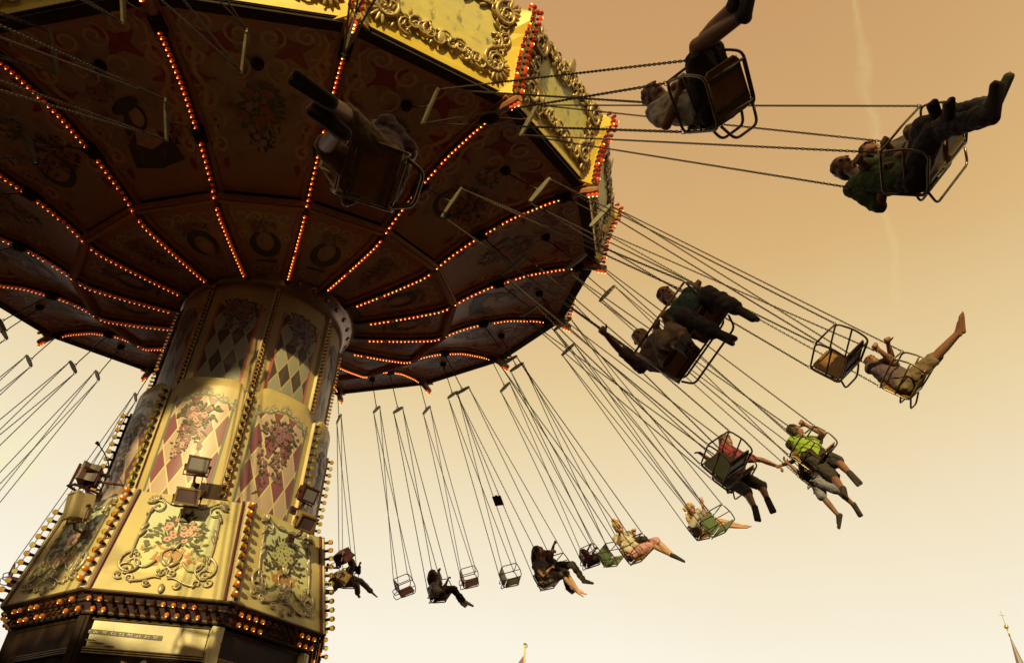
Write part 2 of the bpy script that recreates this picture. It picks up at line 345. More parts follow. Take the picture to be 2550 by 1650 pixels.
# --- ribs, crossbeams, rod sockets
def rib_mesh():
    mb = MB(); N_ = 40
    for w, d0, d1, mi in ((.085, .004, -.035, 0), (.026, -.034, -.085, 1)):
        vs = []
        for k in range(N_+1):
            r = 1.15+(5.02-1.15)*k/N_; h = ceil_h(min(r, 5.0))
            vs += [(r, -w, h+d0), (r, w, h+d0), (r, w, h+d1), (r, -w, h+d1)]
        fs = []
        for k in range(N_):
            a = 4*k
            for q in range(4): fs.append((a+q, a+(q+1) % 4, a+4+(q+1) % 4, a+4+q))
        fs += [(3, 2, 1, 0), (4*N_, 4*N_+1, 4*N_+2, 4*N_+3)]
        mb.add(vs, fs, mi)
    mb.tube([(4.6, 0, ceil_h(4.6)-.07), (4.75, 0, ceil_h(4.7)-.05), (4.9, 0, -.06), (5.05, 0, -.09), (5.16, 0, -.10)], [.03, .05, .06, .06, .045], 8, 0)
    return mb.mesh('rib', [M_RIB, M_DARKWOOD])
ME_RIB = rib_mesh()
def beam_mesh():
    mb = MB(); hw = R1*math.tan(HALF)-.02; h = ceil_h(R1)
    mb.box((R1, 0, h-.03), (.11, 2*hw, .07)); mb.box((R1, 0, h-.075), (.05, 2*hw-.03, .03)); return mb.mesh('crossbeam', M_RIB)
ME_BEAM = beam_mesh()
mb = MB(); mb.lathe([(.005, .02), (.065, .02), (.065, -.03), (.05, -.05), (.03, -.055), (.005, -.055)], 16); ME_SOCKET = mb.mesh('rod_socket', M_RIM, True)
mb = MB(); mb.box((0, 0, -.045), (.22, .12, .09)); mb.lathe([(.045, -.085), (.045, -.12), (.02, -.13), (.004, -.13)], 10); ME_RIBSOCKET = mb.mesh('rod_socket', M_RIM)
ribs = []
for i in range(16):
    ribs.append(inst('rib', ME_RIB, canopy, rot(i)))
    inst('crossbeam', ME_BEAM, canopy, rot(i+.5))
    inst('rod_socket', ME_SOCKET, canopy, rot(i+.5)@Matrix.Translation((.843*R, 0, ceil_h(.843*R))))
    for q in (.68, .935): inst('rod_socket', ME_RIBSOCKET, canopy, rot(i)@Matrix.Translation((q*R, 0, ceil_h(q*R)-.02)))
# --- roof, eaves and hub
mb = MB(); mb.lathe([(5.32, 1.05), (3.4, 1.5), (.4, 2.3), (.01, 2.3)], 16, 0, rot(0)); mb.build('roof', M_ROOF, canopy)  # roof is unseen from below; put in to block sun and sky
mb = MB(); mb.lathe([(1.02, -.98), (1.30, -.95), (1.34, -.905), (1.16, -.875)], 48); mb.build('hub_ring', M_DARKWOOD, canopy, True)
def eave_mesh():
    mb = MB(); a = R*math.cos(HALF); hw = R*math.sin(HALF)
    mb.box((a-.075, 0, .005), (.13, 2*hw-.02, .05)); mb.box((a-.02, 0, .03), (.05, 2*hw, .03)); return mb.mesh('eave_beam', M_RIM)
ME_EAVE = eave_mesh()
for i in range(16): inst('eave_beam', ME_EAVE, canopy, rot(i+.5))
# --- rounding boards: frame x lateral, y up the face, z outward
BW0, BW1, BH = R*math.sin(HALF), 1.075*R*math.sin(HALF), 1.136
lean = math.atan2(.075*math.cos(HALF), .215)
def board_frame(i):
    up = Vector((math.sin(lean), 0, math.cos(lean))); out = Vector((math.cos(lean), 0, -math.sin(lean))); lat = Vector((0, 1, 0))
    return rot(i+.5)@Matrix(((lat.x, up.x, out.x, R*math.cos(HALF)), (lat.y, up.y, out.y, 0), (lat.z, up.z, out.z, .035), (0, 0, 0, 1)))
def wid(y): return BW0+(BW1-BW0)*y/BH
def painting_mat():
    N = NB('landscape_painting'); x, y = N.uv()
    a = N.ramp(N.noise(2.2, 7, stretch=(1.0, 2.6, 1)), 0.32, 0.70)
    c = N.mix(a, (0.84, 0.69, 0.18), (0.58, 0.50, 0.19))
    c = N.mix(N.ramp(N.noise(5.2, 6, stretch=(1.6, 1.0, 1)), 0.55, 0.66), c, (0.17, 0.17, 0.09))
    c = N.mix(N.ramp(N.noise(3.4, 5, stretch=(1, 2, 1)), 0.58, 0.72), c, (0.62, 0.36, 0.16))
    c = N.mix(N.ramp(y, 0.35, 1.0), c, N.mix(N.ramp(N.noise(1.7, 5), 0.4, 0.65), (0.84, 0.70, 0.22), (0.56, 0.52, 0.30)))
    N.base(c); N.rough(0.42); return N.mat
M_PAINT = painting_mat()
def board_mesh():
    mb = MB(); mb.prism([(-BW0+.02, 0), (BW0-.02, 0), (BW1-.02, BH), (-BW1+.02, BH)], -.05); return mb.mesh('rounding_board', M_YELLOW)
def canvas_mesh():
    mb = MB(); y0, y1 = .24, .94; mb.prism([(-wid(y0)+.33, y0), (wid(y0)-.33, y0), (wid(y1)-.33, y1), (-wid(y1)+.33, y1)], .012)
    me = mb.mesh('painted_landscape', M_PAINT); set_uv(me, lambda i: (me.vertices[i].co.x, (me.vertices[i].co.y-y0)/(y1-y0))); return me
def scroll3(mb, cx, cy, r, a0, turns, flip, z, t0=.020, t1=.007, n=16):
    p = spiral(cx, cy, r, a0, turns, flip, n, .82); mb.tube([(x, y, z+.018*math.sin(PI*k/(n-1))) for k, (x, y) in enumerate(p)], [t0+(t1-t0)*k/(n-1) for k in range(n)], 6)
    x, y = p[-1]; mb.ell(Matrix.Translation((x, y, z))@Matrix.Scale(t0*1.05, 4), 7, 5)
def leaf3(mb, x, y, a, l, w, z):
    mb.ell(Matrix.Translation((x+math.cos(a)*l*.5, y+math.sin(a)*l*.5, z))@Matrix.Rotation(a, 4, 'Z')@Matrix.Diagonal((l*.5, w*.5, .018, 1)), 8, 5)
def carved_mesh():
    rnd = random.Random(5); mb = MB()
    y0, y1 = .25, .99
    def border(t, sg):                                   # half border, bottom centre -> side -> top centre
        xs0, xs1 = wid(y0)-.30, wid(y1)-.30
        L_ = [xs0, (y1-y0), xs1]; tot = sum(L_); d = t*tot
        if d < L_[0]: return sg*d, y0, (0 if sg > 0 else PI)
        if d < L_[0]+L_[1]: q = (d-L_[0])/L_[1]; return sg*(xs0+(xs1-xs0)*q), y0+(y1-y0)*q, PI/2
        return sg*(xs1-(d-L_[0]-L_[1])), y1, (PI if sg > 0 else 0)
    for sg in (-1, 1):
        n = 23
        for k in range(n):
            x, y, a = border((k+.5)/n, sg); f = 1 if k % 2 else -1
            oy = rnd.uniform(-.05, .05)
            nx, ny = -math.sin(a)*oy, math.cos(a)*oy
            scroll3(mb, x+nx, y+ny, rnd.uniform(.075, .115), a+rnd.uniform(0, 6.28), 1.25, f, .03, .019, .007, 13)
            for j in range(3): leaf3(mb, x+rnd.uniform(-.06, .06), y+rnd.uniform(-.07, .07), a+rnd.uniform(-1.4, 1.4), rnd.uniform(.07, .13), rnd.uniform(.03, .05), .03)
        rail = [border(t/30, sg)[:2] for t in range(31)]
        mb.tube([(x, y, .022) for x, y in rail], .016, 6)
        for cy, cx in ((y0, wid(y0)-.30), (y1, wid(y1)-.30)):           # corner cartouches
            scroll3(mb, sg*cx, cy+(.06 if cy < .5 else -.05), .17, PI/2, 1.5, sg, .045, .028, .01, 20)
            for j in range(7): q = rad(-70+24*j); leaf3(mb, sg*(cx+.02), cy, (q if sg > 0 else PI-q)+(-.5 if cy < .5 else .5)*sg, .20, .045, .05)
        for k in range(6): leaf3(mb, sg*(.1+.15*k), 1.03, PI/2+rnd.uniform(-.6, .6), rnd.uniform(.12, .2), .06, .03)       # crest that breaks the top edge
        for k in range(4): scroll3(mb, sg*(.12+.2*k), 1.09, .075, rnd.uniform(0, 6), 1.1, sg, .02, .018, .008, 11)
    leaf3(mb, 0, 1.02, PI/2, .3, .16, .04); leaf3(mb, 0, y0-.09, PI/2, .2, .12, .04)
    return mb.mesh('carved_frame', M_GILT, True)
def boardtrim_mesh():
    mb = MB(); mb.prism([(-BW0+.03, .0), (BW0-.03, .0), (BW0-.01, .06), (-BW0+.01, .06)], .02); return mb.mesh('lower_trim', M_YELLOW)
ME_BOARD, ME_CANVAS, ME_CARVED, ME_BTRIM = board_mesh(), canvas_mesh(), carved_mesh(), boardtrim_mesh()
for i in range(16):
    b = inst('rounding_board', ME_BOARD, canopy, board_frame(i))
    inst('painted_landscape', ME_CANVAS, b); inst('carved_frame', ME_CARVED, b); inst('lower_trim', ME_BTRIM, b)
# --- corner wings with an S-shaped edge
WS = [(.0, 1.018), (.03, 1.026), (.06, 1.034), (.09, 1.044), (.12, 1.056), (.15, 1.072), (.18, 1.092), (.205, 1.098), (.222, 1.085)]
def wing_mesh():
    mb = MB(); vs = []
    for h, t in WS:
        base = 1.0+.075*h/.215; w = .20+.07*math.sin(h/.222*PI)*.4
        vs += [((base-.012)*R, -w, h*R), (t*R-.03, -.045, h*R+.01), (t*R, -.012, h*R+.012), (t*R, .012, h*R+.012), (t*R-.03, .045, h*R+.01), ((base-.012)*R, w, h*R)]
    for k in range(len(WS)-1):
        for q in range(5): a = 6*k+q; mb.f.append((a, a+1, a+7, a+6)); mb.m.append(0)
    mb.v = vs; mb.f += [(5, 4, 3, 2, 1, 0), tuple(6*(len(WS)-1)+q for q in range(6))]; mb.m += [0, 0]
    return mb.mesh('corner_wing', M_YELLOW)
ME_WING = wing_mesh(); wings = [inst('corner_wing', ME_WING, canopy, rot(i)) for i in range(16)]
# --- bulbs of the canopy
def bulb_mesh(name, neck, glass, hot, gr, nl, mn, hs=.42):
    """bulb pointing along +z from its socket"""
    mb = MB(); mb.lathe([(.004, 0), (mn, 0), (mn*.95, nl*.55), (gr*.62, nl)], 8, 0)
    pr = [(gr*.6, nl*.98)]+[(max(.001, gr*math.cos(q)), nl+gr*.75+gr*math.sin(q)) for q in [rad(a) for a in (-42, -10, 22, 50, 74, 90)]]
    mb.lathe(pr, 8, 1)
    if hot: mb.ell(Matrix.Translation((0, 0, nl+gr*1.55))@Matrix.Diagonal((gr*hs, gr*hs, gr*.36, 1)), 6, 4, 2)
    return mb.mesh(name, [neck, glass]+([M_HOT] if hot else []), True)
ME_RIBBULB = bulb_mesh('bulb', M_REDCONE, M_RED_LIT, True, .020, .034, .016, .40)
ME_RIBBULB_DIM = bulb_mesh('bulb', M_REDCONE, M_RED, False, .020, .034, .016)
ME_WINGBULB = bulb_mesh('bulb', M_SOCK, M_RED, False, .030, .03, .016)
ME_WINGBULB_LIT = bulb_mesh('bulb', M_SOCK, M_RED_LIT, True, .030, .03, .016)
CB = []
for i in range(16):
    r = 1.46
    while r < 4.62:
        q = r/R
        if not (.672 < q < .700 or .532 < q < .545):
            h = ceil_h(r); sl_ = (ceil_h(r+.02)-ceil_h(r-.02))/.04
            for s_ in (-1, 1):
                T = Matrix.Translation((r, s_*.026, h-.062))@Matrix.Rotation(s_*rad(-38), 4, 'X')@Matrix.Rotation(PI, 4, 'X')
                dead = (int(r*1000)*7+i*13) % 29 == 0; CB.append((ribs[i], i, T, ME_RIBBULB if s_ > 0 and not dead else ME_RIBBULB_DIM))
        r += .064
    pts = []
    for k in range(15):
        h = .008+.212*k/14; t = float(np.interp(h, [w[0] for w in WS], [w[1] for w in WS])); pts.append((t*R+.004, h*R))
    for k, (x, h) in enumerate(pts):
        for s_ in (-1, 1):
            T = Matrix.Translation((x-.008, s_*.034, h+.012))@Matrix.Rotation(s_*rad(28), 4, 'Z')@Matrix.Rotation(PI/2, 4, 'Y')
            CB.append((wings[i], i, T, ME_WINGBULB_LIT if (k*5+i*3+s_) % 4 == 0 else ME_WINGBULB))
    for k in range(3): CB.append((wings[i], i, Matrix.Translation((5.10+.055*k-.08, 0, -.10-.01*k))@Matrix.Rotation(PI, 4, 'X'), ME_WINGBULB_LIT))
def place_bulbs(lst, parent, base, keep=300):
    """nearest bulbs in view as parts, the rest as one piece"""
    sc = []
    for o, key, T, me in lst:
        w = base@(o.matrix_basis@T if o is not None else T); p = w.translation; u, v, d = proj(p)
        vis = -30 < u < W_PX+30 and -30 < v < H_PX+30 and d > 0
        out = (w.to_3x3()@Vector((0, 0, 1))).dot(Vector(CAM)-p)
        sc.append((0 if vis and out > -2.5 else 1, d if d > 0 else 99))
    order = sorted(range(len(lst)), key=lambda k: sc[k]); mats = []; allm = MB()
    for n_, k in enumerate(order):
        o, key, T, me = lst[k]
        if n_ < keep: inst('bulb', me, o if o is not None else parent, T)
        else:
            for mt in me.materials:
                if mt not in mats: mats.append(mt)
            W_ = (o.matrix_basis@T) if o is not None else T; off = len(allm.v)
            allm.v += [tuple(W_@v.co) for v in me.vertices]; allm.f += [tuple(i+off for i in p.vertices) for p in me.polygons]
            allm.m += [mats.index(me.materials[p.material_index]) for p in me.polygons]
    if allm.v: tag(allm.build('bulb_rows', mats, parent, True), kind='stuff')
place_bulbs(CB, canopy, CANM)

# ------------------------------------------------------------------ tower
tower = empty('ride_tower')
tag(tower, 'ornate central ride tower with painted diamond columns, flower panels and bulb strips', 'tower')
Z_UP0, Z_UP1, Z_MID0, R_UP, R_MID = 6.30, 7.93, 4.70, 1.11, 1.24
STRIP0 = rad(-64.5)
def column_mat(name, dia, dw, dh, a, b, line, stripe, edge, half, sw):
    N = NB(name); u, v = N.uv()
    p, q = N.m('ADD', N.m('DIVIDE', u, dw), N.m('DIVIDE', v, dh)), N.m('SUBTRACT', N.m('DIVIDE', u, dw), N.m('DIVIDE', v, dh))
    fp, fq = N.m('FRACT', p), N.m('FRACT', q)
    par = N.m('MODULO', N.m('ABSOLUTE', N.m('SUBTRACT', N.m('FLOOR', p), N.m('FLOOR', q))), 2.0)
    isd = N.m('LESS_THAN', N.m('ABSOLUTE', par), 0.5)
    ln = N.m('MAXIMUM', N.m('LESS_THAN', fp, 0.09), N.m('LESS_THAN', fq, 0.09))
    wear = N.ramp(N.noise(3.2, 7, stretch=(1, 1, .35)), 0.38, 0.72)
    A = N.mix(wear, a, tuple(x*.80 for x in a)); B = N.mix(wear, b, tuple(x*.86 for x in b))
    c = N.mix(isd, B, A); c = N.mix(ln, c, line)
    au = N.m('ABSOLUTE', u); st = N.m('MULTIPLY', N.m('GREATER_THAN', au, half-sw), N.m('LESS_THAN', au, half))
    out = N.m('GREATER_THAN', au, half)
    top = N.m('GREATER_THAN', N.m('SUBTRACT', v, N.m('MULTIPLY', N.m('MULTIPLY', u, u), -.9)), dia)
    E_ = N.mix(wear, edge, tuple(x*.78 for x in edge))
    c = N.mix(N.m('MAXIMUM', out, top), c, E_); c = N.mix(N.m('MULTIPLY', st, N.m('LESS_THAN', v, dia+.02)), c, stripe)
    # grime runs down from the top
    run = N.ramp(N.noise(9, 5, stretch=(1.6, 1.6, .12)), 0.56, 0.74); c = N.mix(N.m('MULTIPLY', run, 0.22), c, (.28, .18, .10))
    N.base(c); N.rough(N.m('ADD', .32, N.m('MULTIPLY', wear, .2))); N.bump(N.noise(40, 3), .05); return N.mat
M_COLUP = column_mat('upper_column_paint', 1.34, .185, .42, (.075, .052, .045), (.30, .29, .23), (.44, .33, .17), (.42, .10, .085), (.46, .33, .15), .30, .035)
M_COLMID = column_mat('middle_column_paint', 1.36, .205, .47, (.25, .08, .115), (.53, .38, .32), (.62, .53, .30), (.17, .19, .155), (.56, .43, .20), .365, .03)
def curved_panel(name, r, z0, z1, half, m, round_top=0.0, nz=14, na=12, th=.03):
    mb = MB(); uv = []
    for i in range(nz+1):
        for k in range(na+1):
            q = -1+2*k/na; a = half*q; zt = z1-(round_top*max(0, (abs(q)-.62)/.38)**2.2 if round_top else 0); z = z0+(zt-z0)*i/nz
            mb.v.append((r*math.cos(a), r*math.sin(a), z)); uv.append((r*a, z-z0))
    for i in range(nz):
        for k in range(na):
            a = i*(na+1)+k; mb.f.append((a, a+1, a+na+2, a+na+1)); mb.m.append(0)
    # top and side returns
    o = len(mb.v); t = nz*(na+1)
    for k in range(na+1): x, y, z = mb.v[t+k]; s_ = (r-th)/r; mb.v.append((x*s_, y*s_, z)); uv.append(uv[t+k])
    for k in range(na): mb.f.append((t+k, t+k+1, o+k+1, o+k)); mb.m.append(0)
    me = mb.mesh(name, m, True); set_uv(me, lambda i: uv[i]); return me
ME_UP = curved_panel('upper_column_panel', R_UP, Z_UP0-.05, Z_UP1, PI/8-.028, M_COLUP)
ME_MIDP = curved_panel('middle_column_panel', R_MID, Z_MID0, 6.335, PI/8-.028, M_COLMID, .16)
M_F_LEAF = mat('flower_leaf', (.085, .085, .035), .5, 0, (.13, .12, .05), 12)
M_F_LEAF2 = mat('flower_leaf_dark', (.05, .04, .028), .5, 0, (.09, .06, .045), 12)
M_F_PINK = mat('flower_pink', (.60, .36, .29), .5, 0, (.50, .27, .24), 15)
M_F_VIOLET = mat('flower_violet', (.23, .11, .15), .5, 0, (.30, .17, .19), 15)
M_F_EYE = mat('flower_eye', (.20, .05, .05), .5)
M_F_RUST = mat('flower_rust', (.40, .17, .055), .5, 0, (.50, .26, .10), 12)
M_F_LIME = mat('flower_lime', (.48, .46, .22), .5, 0, (.38, .38, .18), 12)
M_F_GREY = mat('scroll_grey', (.16, .16, .14), .45, 0, (.26, .24, .19), 9)
M_F_PALE = mat('scroll_pale', (.58, .50, .36), .45, 0, (.46, .38, .26), 9)
FM = [M_F_LEAF, M_F_LEAF2, M_F_PINK, M_F_VIOLET, M_F_EYE, M_F_RUST, M_F_LIME, M_F_GREY, M_F_PALE]
class Paint:
    """flat painted shapes on a surface given by fn(u, v, lift)"""
    def __init__(s, fn): s.fn = fn; s.mb = MB(); s.k = 0
    def poly(s, pts, mi):
        s.k += 1; l = .003+.00002*s.k; n = len(pts); cx, cy = sum(p[0] for p in pts)/n, sum(p[1] for p in pts)/n
        s.mb.add([s.fn(cx, cy, l)]+[s.fn(x, y, l) for x, y in pts], [(0, 1+k, 1+(k+1) % n) for k in range(n)], mi)
    def leaf(s, x, y, a, l, w, mi): s.poly([(x+math.cos(a)*l*u-math.sin(a)*w*v, y+math.sin(a)*l*u+math.cos(a)*w*v) for u, v in ((0, 0), (.3, .5), (.65, .42), (1, 0), (.65, -.42), (.3, -.5))], mi)
    def disc(s, x, y, r, mi, n=9, q=1.0): s.poly([(x+r*math.cos(2*PI*k/n), y+q*r*math.sin(2*PI*k/n)) for k in range(n)], mi)
    def flower(s, x, y, r, mi, eye=4, q=1.0):
        s.poly([(x+r*(1+.16*math.cos(5*a))*math.cos(a), y+q*r*(1+.16*math.cos(5*a))*math.sin(a)) for a in [2*PI*k/15 for k in range(15)]], mi); s.disc(x, y, r*.36, eye, 7, q)
    def line(s, pts, w, mi):
        s.k += 1; l = .003+.00002*s.k; vs = []; n = len(pts)
        for i, p in enumerate(pts):
            a, b = pts[max(0, i-1)], pts[min(n-1, i+1)]; dx, dy = b[0]-a[0], b[1]-a[1]; q = math.hypot(dx, dy) or 1; ww = w*(.35+.65*math.sin(PI*(i+.5)/n))
            vs += [s.fn(p[0]-dy/q*ww, p[1]+dx/q*ww, l), s.fn(p[0]+dy/q*ww, p[1]-dx/q*ww, l)]
        s.mb.add(vs, [(2*i, 2*i+1, 2*i+3, 2*i+2) for i in range(n-1)], mi)
def cyl_fn(r, z0): return lambda u, v, l: ((r+l)*math.cos(u/r), (r+l)*math.sin(u/r), z0+v)
def hanging_bunch(seed, r, z0, vtop, length, violet):
    P = Paint(cyl_fn(r, z0)); rnd = random.Random(seed)
    for j in range(4):                                                   # trailing strands
        x0, L_ = rnd.uniform(-.12, .14), length*rnd.uniform(.65, 1.0); ph = rnd.uniform(0, 6)
        for k in range(34):
            t = k/33; x = x0*(1-t*.4)+.05*math.sin(3*t+ph)+(.05 if j % 2 else -.06)*t; y = vtop-.1-L_*t; w = .12*(1-t)+.03
            P.leaf(x+rnd.uniform(-w, w), y, rnd.uniform(0, 6.28), rnd.uniform(.035, .06), rnd.uniform(.018, .03), rnd.choice((0, 1, 1)))
            if rnd.random() < .45: P.flower(x+rnd.uniform(-w, w)*.8, y, rnd.uniform(.016, .028), 3 if violet else rnd.choice((2, 3)))
    for k in range(90):
        a, q = rnd.uniform(0, 6.28), math.sqrt(rnd.random()); x, y = .22*q*math.cos(a), vtop-.14+.13*q*math.sin(a)
        P.leaf(x, y, a+rnd.uniform(-.8, .8), rnd.uniform(.04, .07), .03, rnd.choice((0, 1)))
    for k in range(24):
        a, q = rnd.uniform(0, 6.28), math.sqrt(rnd.random()); P.flower(.17*q*math.cos(a), vtop-.15+.1*q*math.sin(a), rnd.uniform(.022, .034), 3 if violet else rnd.choice((2, 3)))
    return P.mb.mesh('painted_flowers', FM)
def arch_scroll(r, z0, vtop, half):
    P = Paint(cyl_fn(r, z0))
    arch = lambda x: vtop-.02-.16*(abs(x)/half)**1.6
    for sg in (-1, 1):
        P.line([(sg*half*k/16, arch(half*k/16)-.015*math.sin(k*.9)) for k in range(17)], .022, 7)
        P.line([(sg*half*k/16, arch(half*k/16)+.012-.015*math.sin(k*.9)) for k in range(17)], .008, 8)
        for x, rr, f in ((.05, .05, 1), (.15, .055, -1), (.25, .045, 1), (.33, .05, -1)):
            P.line([(sg*a, b) for a, b in spiral(x, arch(x)+.03, rr, 1.2, 1.2, f, 14)], .011, 7); P.line([(sg*a, b+.006) for a, b in spiral(x, arch(x)+.03, rr*.9, 1.0, 1.0, f, 14)], .004, 8)
    P.disc(0, vtop+.06, .022, 7); P.disc(0, vtop+.06, .011, 8)
    return P.mb.mesh('painted_scroll', FM)
ME_FL_MID = [hanging_bunch(3, R_MID, Z_MID0, 1.28, .62, False), hanging_bunch(8, R_MID, Z_MID0, 1.25, .85, True)]
ME_FL_UP = hanging_bunch(12, R_UP, Z_UP0-.05, 1.40, .42, True)
ME_ARCH = arch_scroll(R_MID, Z_MID0, 1.42, .37)
# core so that nothing shows through the seams
mb = MB(); mb.lathe([(1.05, 3.2), (1.18, 4.0), (1.18, 6.25), (1.06, 6.28), (1.06, 8.4)], 40); mb.build('column_core', M_DARKWOOD, tower, True)
def strip_mesh(r, z0, z1, w):
    mb = MB(); mb.box((r+.002, 0, (z0+z1)/2), (.05, w, z1-z0)); mb.box((r+.028, -w/2+.006, (z0+z1)/2), (.03, .014, z1-z0)); mb.box((r+.018, w/2-.006, (z0+z1)/2), (.02, .012, z1-z0), 1)
    return mb.mesh('bulb_strip', [M_CREAM, M_MAROON])
ME_STR_UP, ME_STR_MID = strip_mesh(R_UP, Z_UP0-.05, 7.92, .075), strip_mesh(R_MID, Z_MID0, 6.18, .095)
ME_B_AMBER = bulb_mesh('bulb', M_SOCK, M_AMBER, False, .031, .05, .017)
ME_B_OLIVE = bulb_mesh('bulb', M_SOCK, M_OLIVE, False, .031, .05, .017)
ME_B_LIT = bulb_mesh('bulb', M_SOCK, M_AMBER_LIT, True, .031, .05, .017, .28)
ME_S_LIT = bulb_mesh('bulb', M_SOCK, M_AMBER_LIT, True, .024, .034, .014, .26)
M_SHADE_AMBER = bulb_glass('dark_amber_bulb', (.30, .11, .02), 0.0, (1, .4, .05))  # amber glass toned dark in colour for the shade under the soffit
ME_S_DARK = bulb_mesh('bulb', M_SOCK, M_SHADE_AMBER, False, .024, .034, .014)
ME_B_SMALL = bulb_mesh('bulb', M_SOCK, M_AMBER, False, .021, .028, .013)
TB = []; outz = Matrix.Rotation(PI/2, 4, 'Y')
for i in range(8):
    m = Matrix.Rotation(STRIP0+PI/8+i*PI/4, 4, 'Z')
    p = inst('upper_column_panel', ME_UP, tower, m); tag(inst('painted_flowers', ME_FL_UP, p), kind='stuff')
    p = inst('middle_column_panel', ME_MIDP, tower, m); tag(inst('painted_flowers', ME_FL_MID[(i+1) % 2], p), kind='stuff'); tag(inst('painted_scroll', ME_ARCH, p), kind='stuff')
    ms = Matrix.Rotation(STRIP0+i*PI/4, 4, 'Z')
    su, sm = inst('bulb_strip', ME_STR_UP, tower, ms), inst('bulb_strip', ME_STR_MID, tower, ms)
    for k in range(26): TB.append((su, i, Matrix.Translation((R_UP+.026, 0, 6.36+.059*k))@outz, ME_B_SMALL))
    for k in range(14): TB.append((sm, i, Matrix.Translation((R_MID+.026, 0, 4.86+.099*k))@outz, (ME_B_AMBER, ME_B_AMBER, ME_B_OLIVE)[(k*k+i) % 3]))
# --- mirrored collar with round lenses below the ceiling
M_MIRROR = mat('mirror_collar', (.30, .20, .15), .25, .6, (.16, .09, .06), 2.2)
mb = MB(); mb.lathe([(1.10, 7.90), (1.15, 7.92), (1.17, 8.0), (1.24, 8.12), (1.30, 8.24), (1.27, 8.30), (1.1, 8.42)], 64); collar = mb.build('mirror_collar', M_MIRROR, tower, True)
mb = MB(); mb.ell(Matrix.Diagonal((.012, .03, .03, 1)), 10, 6); mb.lathe([(.036, -.004), (.036, .006), (.028, .008)], 12, 1, Matrix.Rotation(PI/2, 4, 'Y')); ME_LENS = mb.mesh('round_lens', [M_SILVER, M_MAROON], True)
for k in range(32): inst('round_lens', ME_LENS, collar, Matrix.Rotation(rad(-64.5)+k*PI/16, 4, 'Z')@Matrix.Translation((1.215, 0, 8.07))@Matrix.Rotation(rad(30), 4, 'Y'))
# --- flared base skirt: eight flower panels
KB0, KB1, ZB0, ZB1 = 1.7234, 1.510, 3.6887, 4.752
OCT0 = rad(-53.74)
AP0, AP1 = KB0*math.cos(PI/8), KB1*math.cos(PI/8); HW0, HW1 = KB0*math.sin(PI/8), KB1*math.sin(PI/8)
SKH = math.hypot(AP0-AP1, ZB1-ZB0); skl = math.atan2(AP0-AP1, ZB1-ZB0)
def skirt_frame(i):
    """x lateral (seen from outside to the right), y up the slope, z outward"""
    up = Vector((-math.sin(skl), 0, math.cos(skl))); out = Vector((math.cos(skl), 0, math.sin(skl)))
    return Matrix.Rotation(OCT0-PI/8+i*PI/4, 4, 'Z')@Matrix(((0, up.x, out.x, AP0), (1, up.y, out.y, 0), (0, up.z, out.z, ZB0), (0, 0, 0, 1)))
def swid(y): return HW0+(HW1-HW0)*y/SKH
def skirt_mat():
    N = NB('skirt_paint'); x, y = N.uv()
    wear = N.ramp(N.noise(2.4, 7), .36, .70)
    ochre = N.mix(wear, (.56, .47, .22), (.46, .37, .17))
    ochre = N.mix(N.ramp(N.noise(1.3, 4), .55, .62), ochre, (.36, .27, .13))
    dx, dy = N.m('DIVIDE', N.m('ABSOLUTE', x), .36), N.m('DIVIDE', N.m('ABSOLUTE', N.m('SUBTRACT', y, .60)), .40)
    d = N.m('MAXIMUM', dx, dy)
    sky_ = N.mix(N.ramp(N.noise(3.0, 5), .35, .65), (.58, .60, .36), (.52, .56, .46))
    sky_ = N.mix(N.ramp(N.m('ADD', y, N.m('MULTIPLY', N.noise(4, 4), .3)), .95, .45), sky_, (.56, .56, .28))
    N.base(N.mix(N.ramp(N.m('ADD', d, N.m('MULTIPLY', N.m('SUBTRACT', N.noise(6, 3), .5), .12)), 1.02, .94), ochre, sky_))
    N.rough(N.m('ADD', .30, N.m('MULTIPLY', wear, .18))); N.bump(N.noise(30, 4), .06); return N.mat
M_SKIRT = skirt_mat()
def skirt_mesh():
    mb = MB(); mb.prism([(-HW0+.015, 0), (HW0-.015, 0), (HW1-.015, SKH), (-HW1+.015, SKH)], -.04)
    me = mb.mesh('flower_panel', M_SKIRT); set_uv(me, lambda i: (me.vertices[i].co.x, me.vertices[i].co.y)); return me
def bouquet_mesh(seed, lime):
    P = Paint(lambda u, v, l: (u, v, l)); rnd = random.Random(seed)
    for k in range(90):                                             # brown pot foliage
        x, y = rnd.gauss(0, .13), rnd.gauss(.40, .055); P.leaf(x, y, rnd.uniform(0, 6.28), rnd.uniform(.03, .07), .028, 5)
    for k in range(170):
        a, q = rnd.uniform(-.25, PI+.25), rnd.random()**.6; x, y = .27*q*math.cos(a), .52+.34*q*math.sin(a)
        P.leaf(x, y, a+rnd.uniform(-.7, .7), rnd.uniform(.035, .075), rnd.uniform(.02, .034), rnd.choice((0, 0, 1) if not lime else (1, 0, 1)))
    for k in range(9): a = rnd.uniform(.5, 2.6); P.line([(0, .42), (.08*math.cos(a), .55), (.2*math.cos(a), .62+.12*math.sin(a))], .007, 1)
    for k in range(22):
        a, q = rnd.uniform(0, PI), rnd.random()**.5; x, y = .20*q*math.cos(a), .56+.26*q*math.sin(a)
        if lime: P.flower(x, y, rnd.uniform(.03, .045), 6, 0)
        else: P.flower(x, y, rnd.uniform(.026, .038), 2, 4, .8)
    return P.mb.mesh('painted_bouquet', FM)
